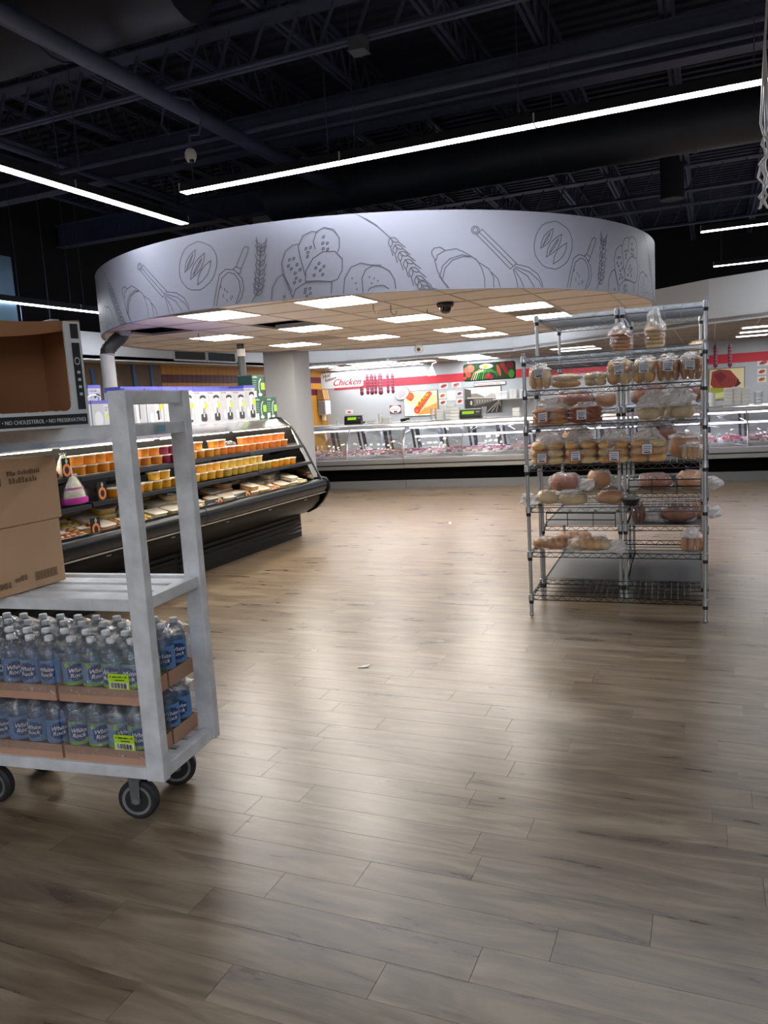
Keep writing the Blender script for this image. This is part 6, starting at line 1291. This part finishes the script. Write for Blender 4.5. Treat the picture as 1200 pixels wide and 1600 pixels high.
P_.ell(.62, .25, .03, .02, '#a9b9b4'); P_.ell(.645, .21, .025, .03, '#b9c6c2'); P_.build('print', t)
for x in (.12, .86): MB().tube([(x, .01, h_), (x + .03, .01, .423)], .004, 5).build('wire', M_WHITE, t)
t = thing('vegetable_board', 'hanging board with a colourful picture of vegetables and greens', 'sign', (-5.1, 17.0, 1.93)); t.scale = (HK, HK, HK); w_, h_ = 1.05, .345
pts = []
for (cx, cz, st) in ((w_ - .05, h_ - .05, 0), (.05, h_ - .05, 90), (.05, .05, 180), (w_ - .05, .05, 270)):
    for i in range(5): a = R(st + 22.5 * i); pts.append((cx + .05 * math.cos(a), cz + .05 * math.sin(a)))
b = MB(); b.prism(pts, 0, .025, 'y'); b.build('board', cm('#16281a'), t); P_ = Print(plane_map((0, 0, 0), (1, 0, 0), (0, 0, 1), .0006, .001))
P_.rect(.03, .03, w_ - .03, h_ - .03, '#1f4a22')
for (a, b_, ra, rb, c, ro) in ((.15, .25, .08, .075, '#e0705a', 0), (.06, .22, .05, .06, '#d8604a', 0), (.1, .13, .055, .05, '#d94a3a', 0), (.03, .07, .03, .03, '#d9503a', 0), (.47, .275, .14, .05, '#f1efdc', 0), (.45, .27, .05, .032, '#f0c61c', 0), (.72, .18, .035, .12, '#e2694a', .25), (.85, .19, .04, .12, '#b9202c', .5), (.8, .28, .05, .05, '#b83a3a', 0), (.95, .27, .07, .06, '#8c1c34', 0), (.47, .07, .05, .04, '#b82436', 0), (.56, .06, .05, .04, '#a81f34', 0), (.51, .11, .04, .035, '#c23a44', 0), (.97, .1, .06, .08, '#4fa63c', 0)): P_.ell(a, b_, ra, rb, c, 16, ro)
for k in range(7): P_.line([(.16 + k * .045, .03), (.22 + k * .04, .16), (.36 + k * .05, .225 - k * .012)], .016, ['#e8b070', '#e6efd0', '#bfe0a8', '#58b048', '#2f9038', '#6cc058', '#2a8034'][k])
for k in range(8): P_.line([(.38 + k * .03, .16 + .004 * k), (.48 + k * .035, .22 - .012 * k), (.6 + k * .012, .2 - .02 * k)], .009, ['#58b84a', '#2e8c3a'][k % 2])
P_.build('print', t)
for x in (.1, .95): MB().tube([(x, .012, h_), (x, .012, .478)], .004, 5).build('wire', M_WHITE, t)
# hanging sausages
M_SAU = mat('sausage skin', '#7a2c44', .4, 0, .3, 30); M_NET = mat('sausage net', '#b98a94', .6)
for k, (x, y, z0, z1, r_) in enumerate(((-6.93, 15.5, 1.75, 2.2, .04), (-6.79, 15.5, 1.76, 2.2, .036), (-6.70, 15.52, 1.75, 2.2, .045), (-6.605, 15.5, 1.76, 2.19, .032), (-6.49, 15.5, 1.74, 2.2, .05), (-6.32, 15.5, 1.76, 2.18, .032), (-6.21, 15.5, 1.75, 2.18, .036), (.06, 15.0, 1.83, 2.24, .035), (.29, 15., 1.82, 2.23, .035))):
    t = thing('hanging_sausage', 'long dried sausage hanging from the deli ceiling, %s' % ('%s from the sign' % ORD[k] if k < 7 else ['left of the pair above the beef poster', 'right of the pair above the beef poster'][k - 7]), 'sausage', (x * 1.11, y * 1.11, 1.55 + (z0 - 1.55) * 1.11)); H_ = (z1 - z0) * 1.11; r_ *= 1.11; z0 = 1.55 + (z0 - 1.55) * 1.11
    prof = [(0, 0), (r_ * .6, .012), (r_, .04)]; q = 6
    for i in range(q): zz = .04 + (H_ - .09) * (i + 1) / q; prof += [(r_ * 1.02, zz - .02), (r_ * .84, zz)]
    prof += [(r_ * .5, H_ - .02), (.006, H_)]
    MB().lathe(prof, 10).build('casing', M_SAU, t, smooth=True)
    for i in range(q): MB().lathe([(r_ * .84, -.004), (r_ * .89, 0), (r_ * .84, .004)], 10, (0, 0, .04 + (H_ - .09) * (i + 1) / q)).build('string_ring', M_NET, t, smooth=True)
    MB().tube([(0, 0, H_ - .01), (0, 0, 2.47 - z0)], .004, 5).build('string', M_NET, t)
# spot lamp on the wall band, dispenser, paper bags, yellow oven side
t = thing('spot_lamp', 'white cone spot lamp hanging over the hot dog poster', 'lamp', (-5.875, 17.1, 2.12)); MB().lathe([(.10, 0), (.095, .01), (.04, .17), (.035, .2), (0, .205)], 16).build('shade', M_WHITE, t, smooth=True); MB().lathe([(0, .01), (.05, .02), (.03, .08)], 10).build('bulb', E_DELIC, t); MB().tube([(0, 0, .2), (.03, 0, .27), (.12, 0, .29), (.12, 0, .348)], .012, 6).build('arm', M_WHITE, t)
t = thing('towel_dispenser', 'grey and white paper towel dispenser on the left wall corner', 'dispenser', (-9.18, 17.75, 1.36)); MB().box(0, 0, 0, .22, .3, .36).build('cabinet', mat('dispenser white', '#d5d8dc', .4), t, bev=.02); MB().box(.02, -.006, .02, .2, .0, .34).build('side', mat('dispenser grey', '#8a9096', .4), t); MB().box(.05, .1, -.14, .12, .2, 0).build('paper_towel', mat('foam white', '#eceeee'), t)
t = thing('paper_bags', 'brown paper bags stuffed above the towel dispenser', 'bags', (-9.18, 17.72, 1.73))
for k in range(3): MB().prism([(0, 0), (.2, .02), (.16, .26), (.02, .28)], .02 + k * .11, .11 + k * .11, 'y').build('paper_bag', mat('kraft paper', '#b98f62', .8, 0, .1, 8), t)
for k, z in enumerate((1.25, 1.42)):
    t = thing('switch_plate', 'dark square switch plate on the mustard wall, %s' % ['lower', 'upper'][k], 'switch', (-9.187, 17.2, z)); MB().box(0, 0, 0, .015, .16, .12).build('plate', mat('switch brown', '#4a3a30', .4), t, bev=.004); MB().box(.015, .03, .03, .02, .13, .09).build('insert', mat('switch brown light', '#7a6650', .4), t)
t = thing('oven_cabinet', 'dark steel oven cabinet at the left end behind the deli', 'oven', (-9.15, 15.6, 0)); MB().box(0, 0, 0, .38, .9, 1.75).build('body', mat('oven steel', '#4c4d50', .35, .6), t, bev=.01); MB().box(.06, -.012, .7, .32, 0, 1.6).build('door', mat('oven glass', '#141416', .1), t); MB().bar((.34, -.02, .8), (.34, -.02, 1.5), .02, .02).build('handle', M_STEEL, t)
# scraps on the floor
for k, (x, y, lab) in enumerate(((-1.95, 4.05, 'small white paper scrap on the floor to the right of the cart'), (-3.05, 9.3, 'tiny white scrap on the floor in the middle of the aisle'))):
    tag(MB().add([(0, 0, .001), (.05, .01, .004), (.07, .05, .012), (.02, .04, .002), (.0, 0, .003), (.05, .01, .006), (.07, .05, .014), (.02, .04, .004)], [(3, 2, 1, 0), (4, 5, 6, 7), (0, 1, 5, 4), (1, 2, 6, 5), (2, 3, 7, 6), (3, 0, 4, 7)]).build('paper_scrap', cm('#e6e4de'), loc=(x, y, .0), rz=k * 1.3) if True else None, lab, 'litter')
